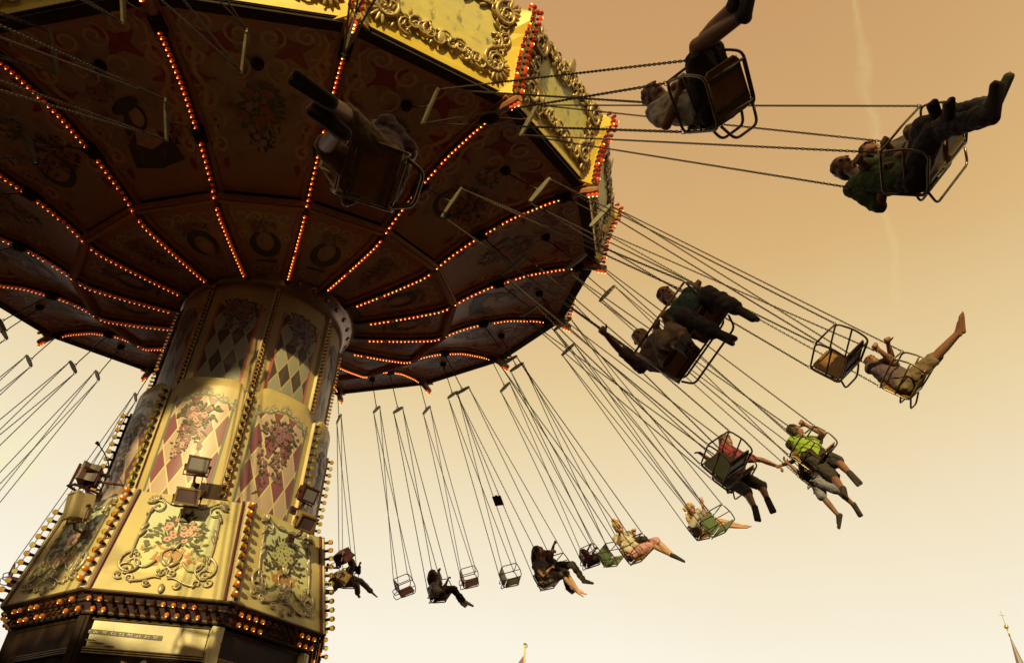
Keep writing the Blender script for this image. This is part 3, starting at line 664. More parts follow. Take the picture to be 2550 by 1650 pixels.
def skirt_carving():
    mb = MB(); z = .012
    def sc(x, y, r, a, t, f, w0=.017, w1=.006, n=18):
        for sg in (-1, 1):
            p = spiral(x, y, r, a, t, f, n, .80); mb.tube([(sg*q[0], q[1], z+.012*math.sin(PI*k/(n-1))) for k, q in enumerate(p)], [.72*(w0+(w1-w0)*k/(n-1)) for k in range(n)], 6); mb.ell(Matrix.Translation((sg*p[-1][0], p[-1][1], z+.006))@Matrix.Scale(w0*.8, 4), 7, 5)
    def cv(pts, w0=.015, w1=.008):
        n = 14; out = []
        for k in range(n):                                          # Catmull-Rom-like smoothing through the control points
            t = k/(n-1)*(len(pts)-1); i = min(int(t), len(pts)-2); f = t-i; p0, p1, p2, p3 = [pts[max(0, min(len(pts)-1, i+j))] for j in (-1, 0, 1, 2)]
            out.append(tuple(.5*((2*p1[c])+(-p0[c]+p2[c])*f+(2*p0[c]-5*p1[c]+4*p2[c]-p3[c])*f*f+(-p0[c]+3*p1[c]-3*p2[c]+p3[c])*f**3) for c in (0, 1)))
        for sg in (-1, 1): mb.tube([(sg*x, y, z+.006) for x, y in out], [.75*(w0+(w1-w0)*k/(n-1)) for k in range(n)], 6)
    cv([(.36, .34), (.365, .52), (.352, .70), (.335, .90)], .016, .014)         # side rails
    cv([(.05, .965), (.14, .955), (.22, .99), (.28, 1.03), (.34, 1.02)], .014, .008)
    cv([(.0, .95), (.08, .985), (.15, .97)], .012, .01)
    sc(.285, .915, .085, .4, 1.2, 1); sc(.345, .985, .05, 2.2, 1.0, -1)
    for j in range(5):
        for sg in (-1, 1): a = rad(100-28*j); leaf3(mb, sg*.315, .965, (a if sg > 0 else PI-a), .095, .028, z+.01)
    for y in (.62, .55, .80):
        for sg in (-1, 1): leaf3(mb, sg*.37, y, PI/2+sg*.5, .12, .04, z+.008)
    sc(.33, .28, .135, 1.6, 1.25, -1, .022, .008, 22); sc(.36, .21, .075, 0.5, 1.2, 1)
    cv([(.12, .33), (.20, .255), (.29, .27), (.325, .36)], .018, .010); sc(.315, .375, .03, 0, 1.0, 1, .012)
    cv([(.30, .10), (.20, .115), (.10, .16), (.03, .155)], .018, .010); sc(.31, .125, .045, 4.2, 1.1, -1); sc(.14, .095, .04, 3.4, 1.1, 1); sc(.41, .155, .05, 3.8, 1.0, 1, .014)
    cv([(.02, .30), (.075, .35), (.085, .42), (.02, .47)], .014, .008); sc(.055, .215, .05, 2.6, 1.2, 1); cv([(.0, .27), (.05, .235), (.1, .285)], .015, .008)
    for a in (-.5, 0, .5): leaf3(mb, 0, .45, PI/2+a, .10, .034, z+.012); leaf3(mb, 0, .27, PI/2+a*1.8, .12, .04, z+.012)
    leaf3(mb, .01, .10, -PI/2, .10, .06, z+.01)
    return mb.mesh('carved_frame', M_SILVER, True)
ME_SK, ME_SKC = skirt_mesh(), skirt_carving(); ME_BQ = [bouquet_mesh(4, False), bouquet_mesh(9, True), bouquet_mesh(14, False)]
def corner_mesh():
    mb = MB()
    for sg in (-1, 1):                                               # maroon edge laths on both faces, cream bulb board between
        mb.tube([(KB0-.012, sg*.055, ZB0-.01), (KB1-.012, sg*.055, ZB1+.01)], .017, 6, 1)
    mb.tube([(KB0-.01, 0, ZB0-.01), (KB1-.01, 0, ZB1+.01)], .034, 8, 0, flat=1.0); return mb.mesh('corner_strip', [M_CREAM, M_MAROON])
ME_CORN = corner_mesh()
for i in range(8):
    b = inst('flower_panel', ME_SK, tower, skirt_frame(i)); tag(inst('painted_bouquet', ME_BQ[{0: 0, 1: 1, 7: 2}.get(i, i % 3)], b), kind='stuff'); inst('carved_frame', ME_SKC, b)
    c = inst('corner_strip', ME_CORN, tower, Matrix.Rotation(OCT0+i*PI/4, 4, 'Z'))
    for k in range(11):
        t = (k+.5)/11; x, zz = KB0+(KB1-KB0)*t, ZB0+(ZB1-ZB0)*t
        me = ME_B_LIT if (k in (0, 1, 2, 10, 9) and i in (0, 7)) else (ME_B_AMBER if (k+i) % 3 else ME_B_OLIVE)
        TB.append((c, i, Matrix.Translation((x+.02, 0, zz))@Matrix.Rotation(-skl*.6, 4, 'Y')@outz, me))
# --- soffit with two bulb rows, fascia, pillars and the booth behind
KS, ZS = 1.57, 3.52
def soffit_mesh():
    mb = MB(); a0, a1 = AP0, KS*math.cos(PI/8); h0, h1 = HW0, KS*math.sin(PI/8)
    mb.add([(a0-.01, -h0, ZB0-.004), (a0-.01, h0, ZB0-.004), (a1, h1, ZS), (a1, -h1, ZS)], [(0, 3, 2, 1)], 0)
    mb.tube([(a0, -h0, ZB0-.012), (a0, h0, ZB0-.012)], .016, 6, 1); mb.tube([(a1+.012, -h1, ZS-.01), (a1+.012, h1, ZS-.01)], .018, 6, 1); mb.tube([((a0+a1)/2, -(h0+h1)/2, (ZB0+ZS)/2), ((a0+a1)/2, (h0+h1)/2, (ZB0+ZS)/2)], .010, 6, 1)
    return mb.mesh('bulb_soffit', [M_PURPLE, M_DARKWOOD])
ME_SOF = soffit_mesh()
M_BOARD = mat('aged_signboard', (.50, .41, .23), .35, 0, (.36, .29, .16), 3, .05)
M_PEEL = NB('peeling_white_post'); f_ = M_PEEL.ramp(M_PEEL.noise(7, 7), .60, .64); M_PEEL.base(M_PEEL.mix(f_, (.74, .68, .46), (.12, .07, .04))); M_PEEL.rough(.5); M_PEEL.bump(M_PEEL.noise(7, 7), .3); M_PEEL = M_PEEL.mat
M_GLASS = mat('dark_booth_glass', (.016, .010, .010), .06, 0, (.022, .014, .012), 2, 0, None, 0, .8)
def fascia_mesh(mt):
    mb = MB(); a1, h1 = KS*math.cos(PI/8)-.03, KS*math.sin(PI/8)-.03
    mb.box((a1-.02, 0, 3.345), (.03, 2*h1-.12, .25)); return mb.mesh('fascia_board', mt)
def molding_mesh():
    mb = MB(); a1, h1 = KS*math.cos(PI/8)-.03, KS*math.sin(PI/8)-.05
    for z in (3.478, 3.462, 3.212, 3.192, 3.172): mb.tube([(a1, -h1+.02, z), (a1, h1-.02, z)], .0085, 6)
    return mb.mesh('fascia_molding', M_STEEL)
def booth_pane_mesh():
    mb = MB(); a1, h1 = KS*math.cos(PI/8)-.06, KS*math.sin(PI/8)-.08; mb.box((a1, 0, 2.6), (.02, 2*h1, 1.12)); return mb.mesh('booth_window', M_GLASS)
def pillar_mesh(mt):
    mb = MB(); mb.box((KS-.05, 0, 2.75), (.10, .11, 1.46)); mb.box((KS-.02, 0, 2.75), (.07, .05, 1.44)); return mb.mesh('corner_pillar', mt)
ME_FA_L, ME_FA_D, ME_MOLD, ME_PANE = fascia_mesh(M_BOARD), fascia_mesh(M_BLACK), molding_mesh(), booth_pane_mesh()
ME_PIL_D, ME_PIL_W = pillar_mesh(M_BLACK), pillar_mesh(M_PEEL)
sof_tilt = math.atan2(AP0-KS*math.cos(PI/8), ZB0-ZS)
for i in range(8):
    mrot = Matrix.Rotation(OCT0-PI/8+i*PI/4, 4, 'Z')
    s_ = inst('bulb_soffit', ME_SOF, tower, mrot)
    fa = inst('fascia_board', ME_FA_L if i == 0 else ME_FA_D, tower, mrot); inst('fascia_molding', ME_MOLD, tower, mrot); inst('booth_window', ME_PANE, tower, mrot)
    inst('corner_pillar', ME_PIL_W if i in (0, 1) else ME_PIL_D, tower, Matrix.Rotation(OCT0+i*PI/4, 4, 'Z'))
    for row in (0, 1):
        t = .28+.44*row; x = AP0+(KS*math.cos(PI/8)-AP0)*t; zz = ZB0+(ZS-ZB0)*t; hw = HW0-.08
        for k in range(13):
            lit = k in {0: (0, 1, 7, 8, 9, 10), 1: (1, 2, 3, 4, 10, 11, 12), 7: (2, 3, 5, 6, 10, 12)}.get(i, (4, 5))
            TB.append((s_, i, Matrix.Translation((x, -hw+2*hw*(k+.5*row)/12.5, zz))@Matrix.Rotation(rad(140), 4, 'Y'), ME_S_LIT if lit else ME_S_DARK))
    if i == 0: SIGN = fa
place_bulbs(TB, tower, Matrix.Identity(4))
# --- worn black lettering strip on the signboard and the winged shield emblem in the booth
P = Paint(lambda u, v, l: (KS*math.cos(PI/8)-.035+l, u, 3.345+v)); rnd = random.Random(31)
P.poly([(-.52, -.012), (-.52, .030), (.12, .018), (.12, -.026)], 1)
for k in range(52):
    x = -.54+.63*k/51+rnd.uniform(-.004, .004); y = .006-.011*k/51; h = rnd.choice((.018, .018, .034, .026))
    P.line([(x, y-.012), (x+.004, y+h*.4), (x+.007, y+h*.8)], .0035, 1)
    if k % 3: P.line([(a, b) for a, b in spiral(x+.004, y+.004, .010, rnd.uniform(0, 6), .8, 1, 8, .3)], .003, 8 if k % 2 else 1)
for x0, x1, y in ((-.55, -.44, -.066), (-.50, -.36, -.085), (-.36, -.27, -.108)): P.line([(x0+(x1-x0)*k/8, y+rnd.uniform(-.003, .003)) for k in range(9)], .006, 1)
tag(P.mb.build('worn_lettering', FM, SIGN), kind='stuff')
M_EM = [mat('emblem_gold', (.40, .20, .05), .5), mat('emblem_blue', (.10, .11, .20), .5), mat('emblem_white', (.55, .48, .42), .5), mat('emblem_red', (.35, .06, .05), .5)]
P = Paint(lambda u, v, l: (KS*math.cos(PI/8)-.045+l, .02+u, 3.06+v))
for sg in (-1, 1):
    for k in range(6): P.poly([(sg*.03, .02-.012*k), (sg*(.20-.02*k), .07-.028*k), (sg*(.19-.02*k), .05-.028*k), (sg*.03, .0-.012*k)], 0)
P.poly([(-.06, .035), (.06, .035), (.06, -.03), (0, -.11), (-.06, -.03)], 2); P.poly([(-.06, .035), (.06, .035), (.06, 0), (-.06, 0)], 1); P.disc(0, .055, .03, 1)
for k in (-1, 0, 1): P.poly([(k*.035-.008, -.002), (k*.035+.008, -.002), (k*.03+.008, -.06), (k*.03-.008, -.06)], 3)
P.mb.build('winged_emblem', M_EM, tower, False, Matrix.Rotation(OCT0-PI/8, 4, 'Z'))
# booth body below
mb = MB(); mb.lathe([(1.45, GZ), (1.45, 3.3), (1.1, 3.45)], 8, 0, Matrix.Rotation(OCT0, 4, 'Z')); mb.lathe([(1.60, GZ), (1.60, 2.04), (1.46, 2.06)], 8, 1, Matrix.Rotation(OCT0, 4, 'Z')); mb.build('booth_wall', [M_BLACK, M_MAROON], tower)

# --- floodlights on brackets at the top of the flower panels
M_FL_RED = mat('floodlight_red', (.06, .010, .013), .5, 0, (.035, .007, .009), 10)
M_FL_GOLD = mat('floodlight_ochre', (.24, .16, .06), .5, 0, (.16, .10, .04), 10)
M_FL_CREAM = mat('floodlight_cream', (.40, .32, .19), .5, 0, (.32, .24, .13), 6)
M_LENS = mat('floodlight_glass', (.20, .18, .20), .3, 0, (.15, .13, .16), 2)
M_LENS_V = mat('floodlight_glass_violet', (.12, .075, .095), .25, 0, (.08, .05, .06), 3)
M_LENS_Y = mat('floodlight_glass_pale', (.62, .53, .30), .25, 0, (.5, .4, .2), 3)
def floodlight(az, r, z, yaw, pitch, body, glass, label, w=.26, h=.20, d=.15, arm=.16, k_=.84):
    """front points along local +x"""
    w, h, d = w*k_, h*k_, d*k_; T = Matrix.Rotation(rad(az), 4, 'Z')@Matrix.Translation((r, 0, z))
    t = empty('floodlight', T); tag(t, label, 'floodlight', 'floodlights round the tower')
    Rt = Matrix.Rotation(rad(yaw), 4, 'Z')@Matrix.Rotation(rad(pitch), 4, 'Y')
    mb = MB(); f, k = .5, .62
    vs = [(d*f, -w/2, -h/2), (d*f, w/2, -h/2), (d*f, w/2, h/2), (d*f, -w/2, h/2), (-d*f, -w/2*k, -h/2*k), (-d*f, w/2*k, -h/2*k), (-d*f, w/2*k, h/2*k), (-d*f, -w/2*k, h/2*k)]
    mb.add(vs, [(0, 1, 2, 3), (7, 6, 5, 4), (0, 4, 5, 1), (1, 5, 6, 2), (2, 6, 7, 3), (3, 7, 4, 0)])
    for j in range(7): mb.box((-d*.12, 0, 0), (d*.6, w*.86, .006), 0, Matrix.Translation((0, 0, (-.42+.14*j)*h))); mb.box((-d*.15, (-.42+.14*j)*w, 0), (d*.62, .006, h*.92))
    mb.build('housing', body, t, False, Rt)
    mb = MB(); q = .018
    for c, s_ in (((d*f+.008, 0, h/2-q/2), (.022, w+.01, q)), ((d*f+.008, 0, -h/2+q/2), (.022, w+.01, q)), ((d*f+.008, w/2-q/2, 0), (.022, q, h-2*q)), ((d*f+.008, -w/2+q/2, 0), (.022, q, h-2*q))): mb.box(c, s_)
    mb.build('front_frame', body, t, False, Rt)
    mb = MB(); mb.box((d*f+.006, 0, 0), (.008, w-.03, h-.03)); mb.build('lens', glass, t, False, Rt)
    mb = MB(); yb = w/2+.015
    mb.tube([(0, -yb, 0), (0, -yb, -h*.62), (0, yb, -h*.62), (0, yb, 0)], .009, 6); mb.tube([(0, -yb-.01, 0), (0, -yb+.02, 0)], .018, 8); mb.tube([(0, yb+.01, 0), (0, yb-.02, 0)], .018, 8)
    mb.tube([(0, 0, -h*.62), (-.02, 0, -h*.62-.05), (-arm, 0, -h*.62-.06)], .014, 6); mb.tube([(-.03, .03, -h*.3), (-.1, .06, -h*.5), (-arm, .05, -h*.75)], .005, 5); mb.box((-arm, 0, -h*.62-.06), (.03, .08, .08))
    mb.build('bracket', M_FL_RED, t); return t
mids = [math.degrees(OCT0)-22.5+45*i for i in range(8)]
floodlight(mids[0], 1.58, 5.02, 8, 4, M_FL_RED, M_LENS, 'maroon floodlight facing the viewer above the pink bouquet panel')
floodlight(mids[0], 1.62, 4.66, 6, 18, M_FL_GOLD, M_LENS_V, 'ochre floodlight box at the top edge of the pink bouquet panel', .28, .20, .13)
floodlight(mids[1], 1.60, 5.05, -8, 22, M_FL_RED, M_LENS, 'maroon floodlight tilted down above the green bouquet panel', .24, .20)
floodlight(mids[1], 1.66, 4.72, -12, 38, M_FL_GOLD, M_LENS_V, 'ochre floodlight with violet glass over the green bouquet panel', .26, .21)
floodlight(mids[7]+4, 1.64, 4.92, -46, -6, M_FL_RED, M_BLACK, 'dark floodlight on the cage bracket left of the tower', .26, .24, .2)
t_ = floodlight(mids[7]+10, 1.74, 4.50, -14, 8, M_FL_CREAM, M_FL_CREAM, 'cream box floodlight hanging below the dark lamp left of the tower', .22, .32, .22)
floodlight(mids[2], 1.66, 4.78, 30, 40, M_FL_RED, M_LENS_Y, 'red floodlight with pale lens at the right edge of the base')
floodlight(mids[2], 1.66, 4.50, 30, 30, M_FL_GOLD, M_LENS, 'ochre floodlight below the red lamp at the right edge of the base')
# lattice cage and microphone stalk beside the left lamp
cage = empty('lamp_cage', Matrix.Rotation(rad(mids[7]), 4, 'Z')@Matrix.Translation((1.52, .14, 4.72))); tag(cage, 'dark red lattice bracket carrying the lamps left of the tower', 'bracket')
mb = MB()
for a, b in (((0, -.12, 0), (.30, -.05, .02)), ((0, -.12, .22), (.26, -.05, .24)), ((.05, -.1, 0), (.05, -.1, .24)), ((.28, -.05, .02), (.26, -.05, .28)), ((0, -.12, 0), (.26, -.05, .24)), ((0, .10, 0), (.28, .04, .02)), ((.05, -.1, .24), (.02, .14, .2)), ((.28, -.05, .02), (.28, .05, .02)), ((0, .12, .2), (.26, .05, .22)), ((-.08, .3, .1), (.1, -.05, .15))): mb.tube([a, b], .014, 6)
mb.build('lattice', M_FL_RED, cage)
mb = MB(); mb.tube([(.02, .12, .2), (.06, .10, .34), (.10, .02, .46), (.16, -.06, .56)], .007, 6); mb.tube([(.15, -.05, .55), (.175, -.08, .58)], [.012, .02], 8); mb.build('stalk', M_RIM, cage)

# ------------------------------------------------------------------ swings
ATT = {'i': (.68, .165), 'm': (.843, .127), 'o': (.93, .138)}        # radius of the pivot and rod length, as shares of R
L_CLS = {'i': .95*R, 'm': .965*R, 'o': .99*R}                      # pivot to seat
def link_ring(mb, z, turn):
    n = 8; pts = []
    for k in range(n):
        a = 2*PI*k/n; x = .0075*math.cos(a); zz = .0075*math.sin(a)+(.0085 if math.sin(a) > 1e-6 else -.0085 if math.sin(a) < -1e-6 else 0); pts.append((x, 0, z+zz) if turn else (0, x, z+zz))
    mb.tube(pts, .0041, 4, 0, True)
def chain_mesh(length):
    mb = MB(); n = int(length/.0245)
    for k in range(n): link_ring(mb, (k+.5)*length/n, k % 2)
    return mb.mesh('chain', M_CHAIN, True)
CHAINS = {k: chain_mesh(L_CLS[k]-a*R-.42) for k, (r, a) in ATT.items()}
CH_LEN = {k: L_CLS[k]-a*R-.42 for k, (r, a) in ATT.items()}
def slat_panel(w, l, n, strap, up):
    """ribbed seat board in x (length l) and y (width w), thickness along z"""
    mb = MB(); pw = w/n
    for k in range(n): mb.box((0, -w/2+pw*(k+.5), .006), (l-.02, pw*.90, .014))
    mb.box((0, 0, 0), (l-.03, w-.02, .008))
    rim = [(-l/2, -w/2+.04), (-l/2+.04, -w/2), (l/2-.04, -w/2), (l/2, -w/2+.04), (l/2, w/2-.04), (l/2-.04, w/2), (-l/2+.04, w/2), (-l/2, w/2-.04)]
    mb.tube([(x, y, 0) for x, y in rim], .011, 6, 0, True)
    for x in (-l*.30, l*.30): mb.box((x, 0, -.013), (.032, w*.96, .016), 1); mb.tube([(x, -w*.42, -.022), (x, -w*.42, -.028)], .011, 8, 1); mb.tube([(x, w*.42, -.022), (x, w*.42, -.028)], .011, 8, 1)
    return mb
SEATM = {c: mat('seat_'+c, a, .4, 0, b, 7) for c, a, b in (('yellow', (.26, .12, .025), (.17, .075, .018)), ('green', (.085, .13, .06), (.13, .16, .08)), ('red', (.22, .05, .06), (.15, .04, .045)), ('blue', (.14, .12, .19), (.10, .09, .13)))}
PAN = {c: slat_panel(.38, .40, 10, 2, 1).mesh('seat_pan', [m, M_STEEL]) for c, m in SEATM.items()}
BACK = {c: slat_panel(.38, .36, 10, 2, 1).mesh('backrest', [m, M_STEEL]) for c, m in SEATM.items()}
def bend(pts, r=.06, n=4, closed=True):
    """round the corners of a polyline"""
    out = []; K = len(pts)
    for i in range(K):
        p = Vector(pts[i])
        if not closed and i in (0, K-1): out.append(p); continue
        a, b = Vector(pts[i-1]), Vector(pts[(i+1) % K]); da, db = (a-p), (b-p); q = min(r, da.length*.45, db.length*.45); p0, p1 = p+da.normalized()*q, p+db.normalized()*q
        for k in range(n+1): t = k/n; out.append(p0*(1-t)**2+p*2*t*(1-t)+p1*t*t)
    return out
TR = .0125
def side_mesh():
    mb = MB()
    mb.tube(bend([(-.215, 0, -.03), (-.245, 0, .37), (.20, 0, .395), (.255, 0, .16), (.225, 0, -.03)], .07), TR, 7, 0, True)
    mb.tube([(-.23, 0, .16), (.25, 0, .19)], TR*.9, 6)
    for x, z in ((-.235, .385), (.195, .41)): mb.tube([(x+.02*math.cos(a), 0, z+.02*math.sin(a)) for a in [2*PI*k/10 for k in range(10)]], .004, 5, 0, True)
    return mb.mesh('side_frame', M_STEEL, True)
def bar_mesh(hw):
    mb = MB(); mb.tube([(.20, -hw, .392), (.215, 0, .392), (.20, hw, .392)], TR, 7); return mb.mesh('lap_bar', M_STEEL, True)
def under_mesh(hw):
    mb = MB()
    for x in (-.16, .17): mb.tube([(x, -hw, -.028), (x, hw, -.028)], TR, 6)
    for z0, z1, q in ((-.03, -.085, -.345), (.10, .06, -.35)): mb.tube(bend([(-.20, -hw+.03, z0), (q, -hw+.09, z1), (q, hw-.09, z1), (-.20, hw-.03, z0)], .06, 4, False), TR, 7)
    mb.tube([(-.245, -hw, .36), (-.245, hw, .36)], TR, 6)
    for yy in (-hw+.02, hw-.02): mb.tube([(.17, yy, -.028), (-.16, yy, -.028), (-.215, yy, .02), (-.23, yy, .16), (-.245, yy, .36)], TR*.7, 5)
    return mb.mesh('bumper_frame', M_STEEL, True)
ME_SIDE = side_mesh(); ME_LAP = {False: bar_mesh(.225), True: bar_mesh(.46)}; ME_UNDER = {False: under_mesh(.225), True: under_mesh(.46)}
mb = MB(); bw = .215
mb.prism([(-bw, -.018), (-bw+.03, -.026), (0, -.034), (bw-.03, -.026), (bw, -.018), (bw, .012), (bw-.04, .022), (0, .034), (-bw+.04, .022), (-bw, .012)], .024, 0, Matrix(((0, 0, 1, -.012), (1, 0, 0, 0), (0, 1, 0, 0), (0, 0, 0, 1))))
for s_ in (-1, 1): mb.tube([(.018*math.cos(a), s_*(bw-.015), -.03+.018*math.sin(a)) for a in [2*PI*k/10 for k in range(10)]], .005, 5, 0, True)
mb.tube([(.02*math.cos(a), 0, .045+.02*math.sin(a)) for a in [2*PI*k/10 for k in range(10)]], .006, 5, 0, True); ME_SPREAD = mb.mesh('spreader_bar', M_BAR)
ME_ROD = {}
for k_, (r_, a_) in ATT.items(): mb = MB(); mb.tube([(0, 0, .05), (.006, 0, .08), (0, 0, .12), (0, 0, a_*R-.02)], .009, 6); ME_ROD[k_] = mb.mesh('hanger_rod', M_CHAIN, True)
SW = {}
def pivot(kind, i):
    r = ATT[kind][0]*R; ii = i+(.5 if kind == 'm' else 0); p = CANM@(rot(ii)@Vector((r, 0, ceil_h(r)-.03))); return np.array(p)
HS = 1/LU                                                 # people and chairs are true size; the layout unit is LU metres
CS = .76                                                  # chair size in layout units
HSM = Matrix.Scale(CS, 4)
def swing(kind, i, color, label, px=None, double=False, yoff=0.0, yaw=0.0, phi=46.0, group='chain swings of the ride', name='chain_swing'):
    L_SW = L_CLS[kind]; A = pivot(kind, i); o = A-AX_C; o[2] = 0; o /= np.linalg.norm(o); up = np.array([0, 0, 1.0]); m = np.cross(o, up)
    guess = A+L_SW*(-math.cos(rad(phi))*up+math.sin(rad(phi))*o); P_ = guess
    if px is not None:
        d = ray(*px); w = A-CAM; b = w@d; disc = L_SW**2-(w@w-b*b)
        if disc < 0: q = CAM+d*b; P_ = A+(q-A)/np.linalg.norm(q-A)*L_SW
        else: P_ = min((CAM+d*(b+s_*math.sqrt(disc)) for s_ in (-1, 1)), key=lambda q: np.linalg.norm(q-guess))
    def frame(P_):
        u = (A-P_)/np.linalg.norm(A-P_); f = m-(m@u)*u; f /= np.linalg.norm(f); y = np.cross(u, f)
        c, s_ = math.cos(rad(yaw)), math.sin(rad(yaw)); return f*c+y*s_, y*c-f*s_, u
    f, y, u = frame(P_)
    if yoff: P_ = P_-y*yoff*CS; P_ = A+(P_-A)/np.linalg.norm(P_-A)*L_SW; f, y, u = frame(P_)
    T = Matrix([[f[k], y[k], u[k], P_[k]] for k in range(3)]+[[0, 0, 0, 1]])
    t = empty(name, T); tag(t, label, 'swing seat', group)
    hw = .46 if double else .225; z1 = L_SW-ATT[kind][1]*R
    inst('hanger_rod', ME_ROD[kind], t, Matrix.Translation((0, 0, z1))); BR = Matrix.Rotation(rad(-yaw), 4, 'Z'); inst('spreader_bar', ME_SPREAD, t, Matrix.Translation((0, 0, z1))@BR)
    for sg in (-1, 1):
        inst('side_frame', ME_SIDE, t, HSM@Matrix.Translation((0, sg*hw, 0)))
        for x, z in ((-.235, .40), (.195, .425)):
            a, b = Vector((x, sg*hw, z))*CS, BR@Vector((0, sg*(bw-.015), 0))+Vector((0, 0, z1-.045)); d = b-a
            inst('chain', CHAINS[kind], t, Matrix.Translation(a)@d.to_track_quat('Z', 'X').to_matrix().to_4x4()@Matrix.Diagonal((1, 1, d.length/CH_LEN[kind], 1)))
    for yy in ((-.235, .235) if double else (0,)):
        inst('seat_pan', PAN[color], t, HSM@Matrix.Translation((.02, yy, -.005))@Matrix.Rotation(rad(-4), 4, 'Y'))
        inst('backrest', BACK[color], t, HSM@Matrix.Translation((-.215, yy, .185))@Matrix.Rotation(rad(-94), 4, 'Y')@Matrix.Rotation(PI, 4, 'X'))
    inst('lap_bar', ME_LAP[double], t, HSM); inst('bumper_frame', ME_UNDER[double], t, HSM)
    SW[(kind, i)] = (np.array(T), t); return t
ZO = {'A': (1480, 680, 5.31), 'B': (680, 130, 3.5), 'C': (2050, 150, 3.948), 'D': (1570, 0, 3.95), 'E': (2020, 740, 5.535), 'F': (1720, 1030, 4.967), 'G': (1400, 1200, 4.577), 'H': (820, 1330, 3.4)}
def Z(z, x, y): a, b, s_ = ZO[z]; return a+x/s_, b+y/s_
SWINGS = [
 ('i', 0, 'yellow', 'swing seat seen straight from below against the dark canopy ceiling', Z('B', 880, 1060), False, 0, 0),
 ('m', 0, 'yellow', 'swing chair seen from below at top right holding the bare-legged rider', Z('D', 960, 900), False, 0, 34),
 ('o', 1, 'yellow', 'double swing chair at far right top carrying the green-shirted man', Z('C', 1090, 1010), True, -.235, 26),
 ('i', 1, 'yellow', 'double swing with long lap bar carrying two people side by side', Z('A', 1330, 880), True, 0, 0),
 ('m', 1, 'yellow', 'empty swing chair with orange slatted back beside the reclining barefoot rider', Z('E', 560, 870), False, 0, 24),
 ('o', 2, 'yellow', 'swing chair under the barefoot rider who leans far back', Z('E', 1500, 1170), False, 0, 42),
 ('m', 2, 'yellow', 'swing chair of the rider in the lime vest', Z('F', 1640, 520), False, 0, 30),
 ('i', 2, 'green', 'empty green swing chair in front of the rider in red', Z('F', 560, 640), False, 0, 26),
 ('o', 3, 'yellow', 'swing chair of the rider in grey-blue shorts below the lime vest', Z('F', 1640, 790), False, 0, 35),
 ('i', 3, 'yellow', 'swing chair of the rider in red with arms spread', Z('F', 650, 800), False, 0, 20),
 ('m', 3, 'green', 'empty green swing chair just right of the waving girl', Z('G', 1830, 520), False, 0, 12),
 ('o', 4, 'yellow', 'swing chair of the waving girl with curly blond hair', Z('G', 1650, 570), False, 0, 0),
 ('i', 4, 'yellow', 'swing chair of the blonde rider in pink shorts', Z('G', 900, 840), False, 0, 0),
 ('m', 4, 'green', 'empty green swing chair close behind the blonde rider in pink shorts', Z('G', 600, 890), False, 0, 0),
 ('o', 5, 'blue', 'small violet swing chair of the dark-haired child in red', Z('G', 350, 900), False, 0, 20),
 ('i', 5, 'blue', 'double swing of the long-haired barefoot woman and her neighbour', Z('H', 1880, 410), True, -.235, 0),
 ('m', 5, 'green', 'empty green swing chair left of the long-haired barefoot woman', Z('H', 1550, 395), False, 0, 14),
 ('o', 6, 'red', 'empty red swing chair right of the woman in the white shirt', Z('H', 1200, 405), False, 0, 18),
 ('i', 6, 'red', 'swing chair of the woman in white shirt and dark trousers', Z('H', 950, 530), False, 0, 0),
 ('m', 6, 'red', 'empty red swing chair nearest the tower on its right', Z('H', 645, 480), False, 0, 35),
 ('o', 7, 'red', 'swing chair of the rider half hidden by the tower lamps', Z('H', 170, 410), False, 0, 0),
]
for k_, i_, c_, lb, px, db, yo, yw in SWINGS: swing(k_, i_, c_, lb, px, db, yo, yw)
# the swings whose chairs hang outside the picture: bars and chains still cross it
REST = []
for k_ in 'iom':
    for i_ in range(16):
        if (k_, i_) in SW or i_ in (7, 8): continue
        u_, v_, d_ = proj(pivot(k_, i_)-np.array([0, 0, .5]))
        if -120 < u_ < W_PX and -160 < v_ < H_PX: REST.append((0 if i_ in (0, 13, 14, 15) else 1, u_, k_, i_))
ORD = ('first', 'second', 'third', 'fourth', 'fifth', 'sixth', 'seventh', 'eighth', 'ninth', 'tenth', 'eleventh', 'twelfth')
near = sorted(r for r in REST if r[0] == 0); left = sorted((r for r in REST if r[0] == 1), key=lambda r: -r[1])
for n_, (q, u_, k_, i_) in enumerate(near): swing(k_, i_, 'red', 'spreader bar and chains across the dark ceiling, %s from the left' % ORD[n_], group='swings hanging off the near side of the canopy')
for n_, (q, u_, k_, i_) in enumerate(left): swing(k_, i_, 'red', 'swing chains running off the left edge, %s outward from the tower' % ORD[n_], group='swings whose chains run off at the left edge')

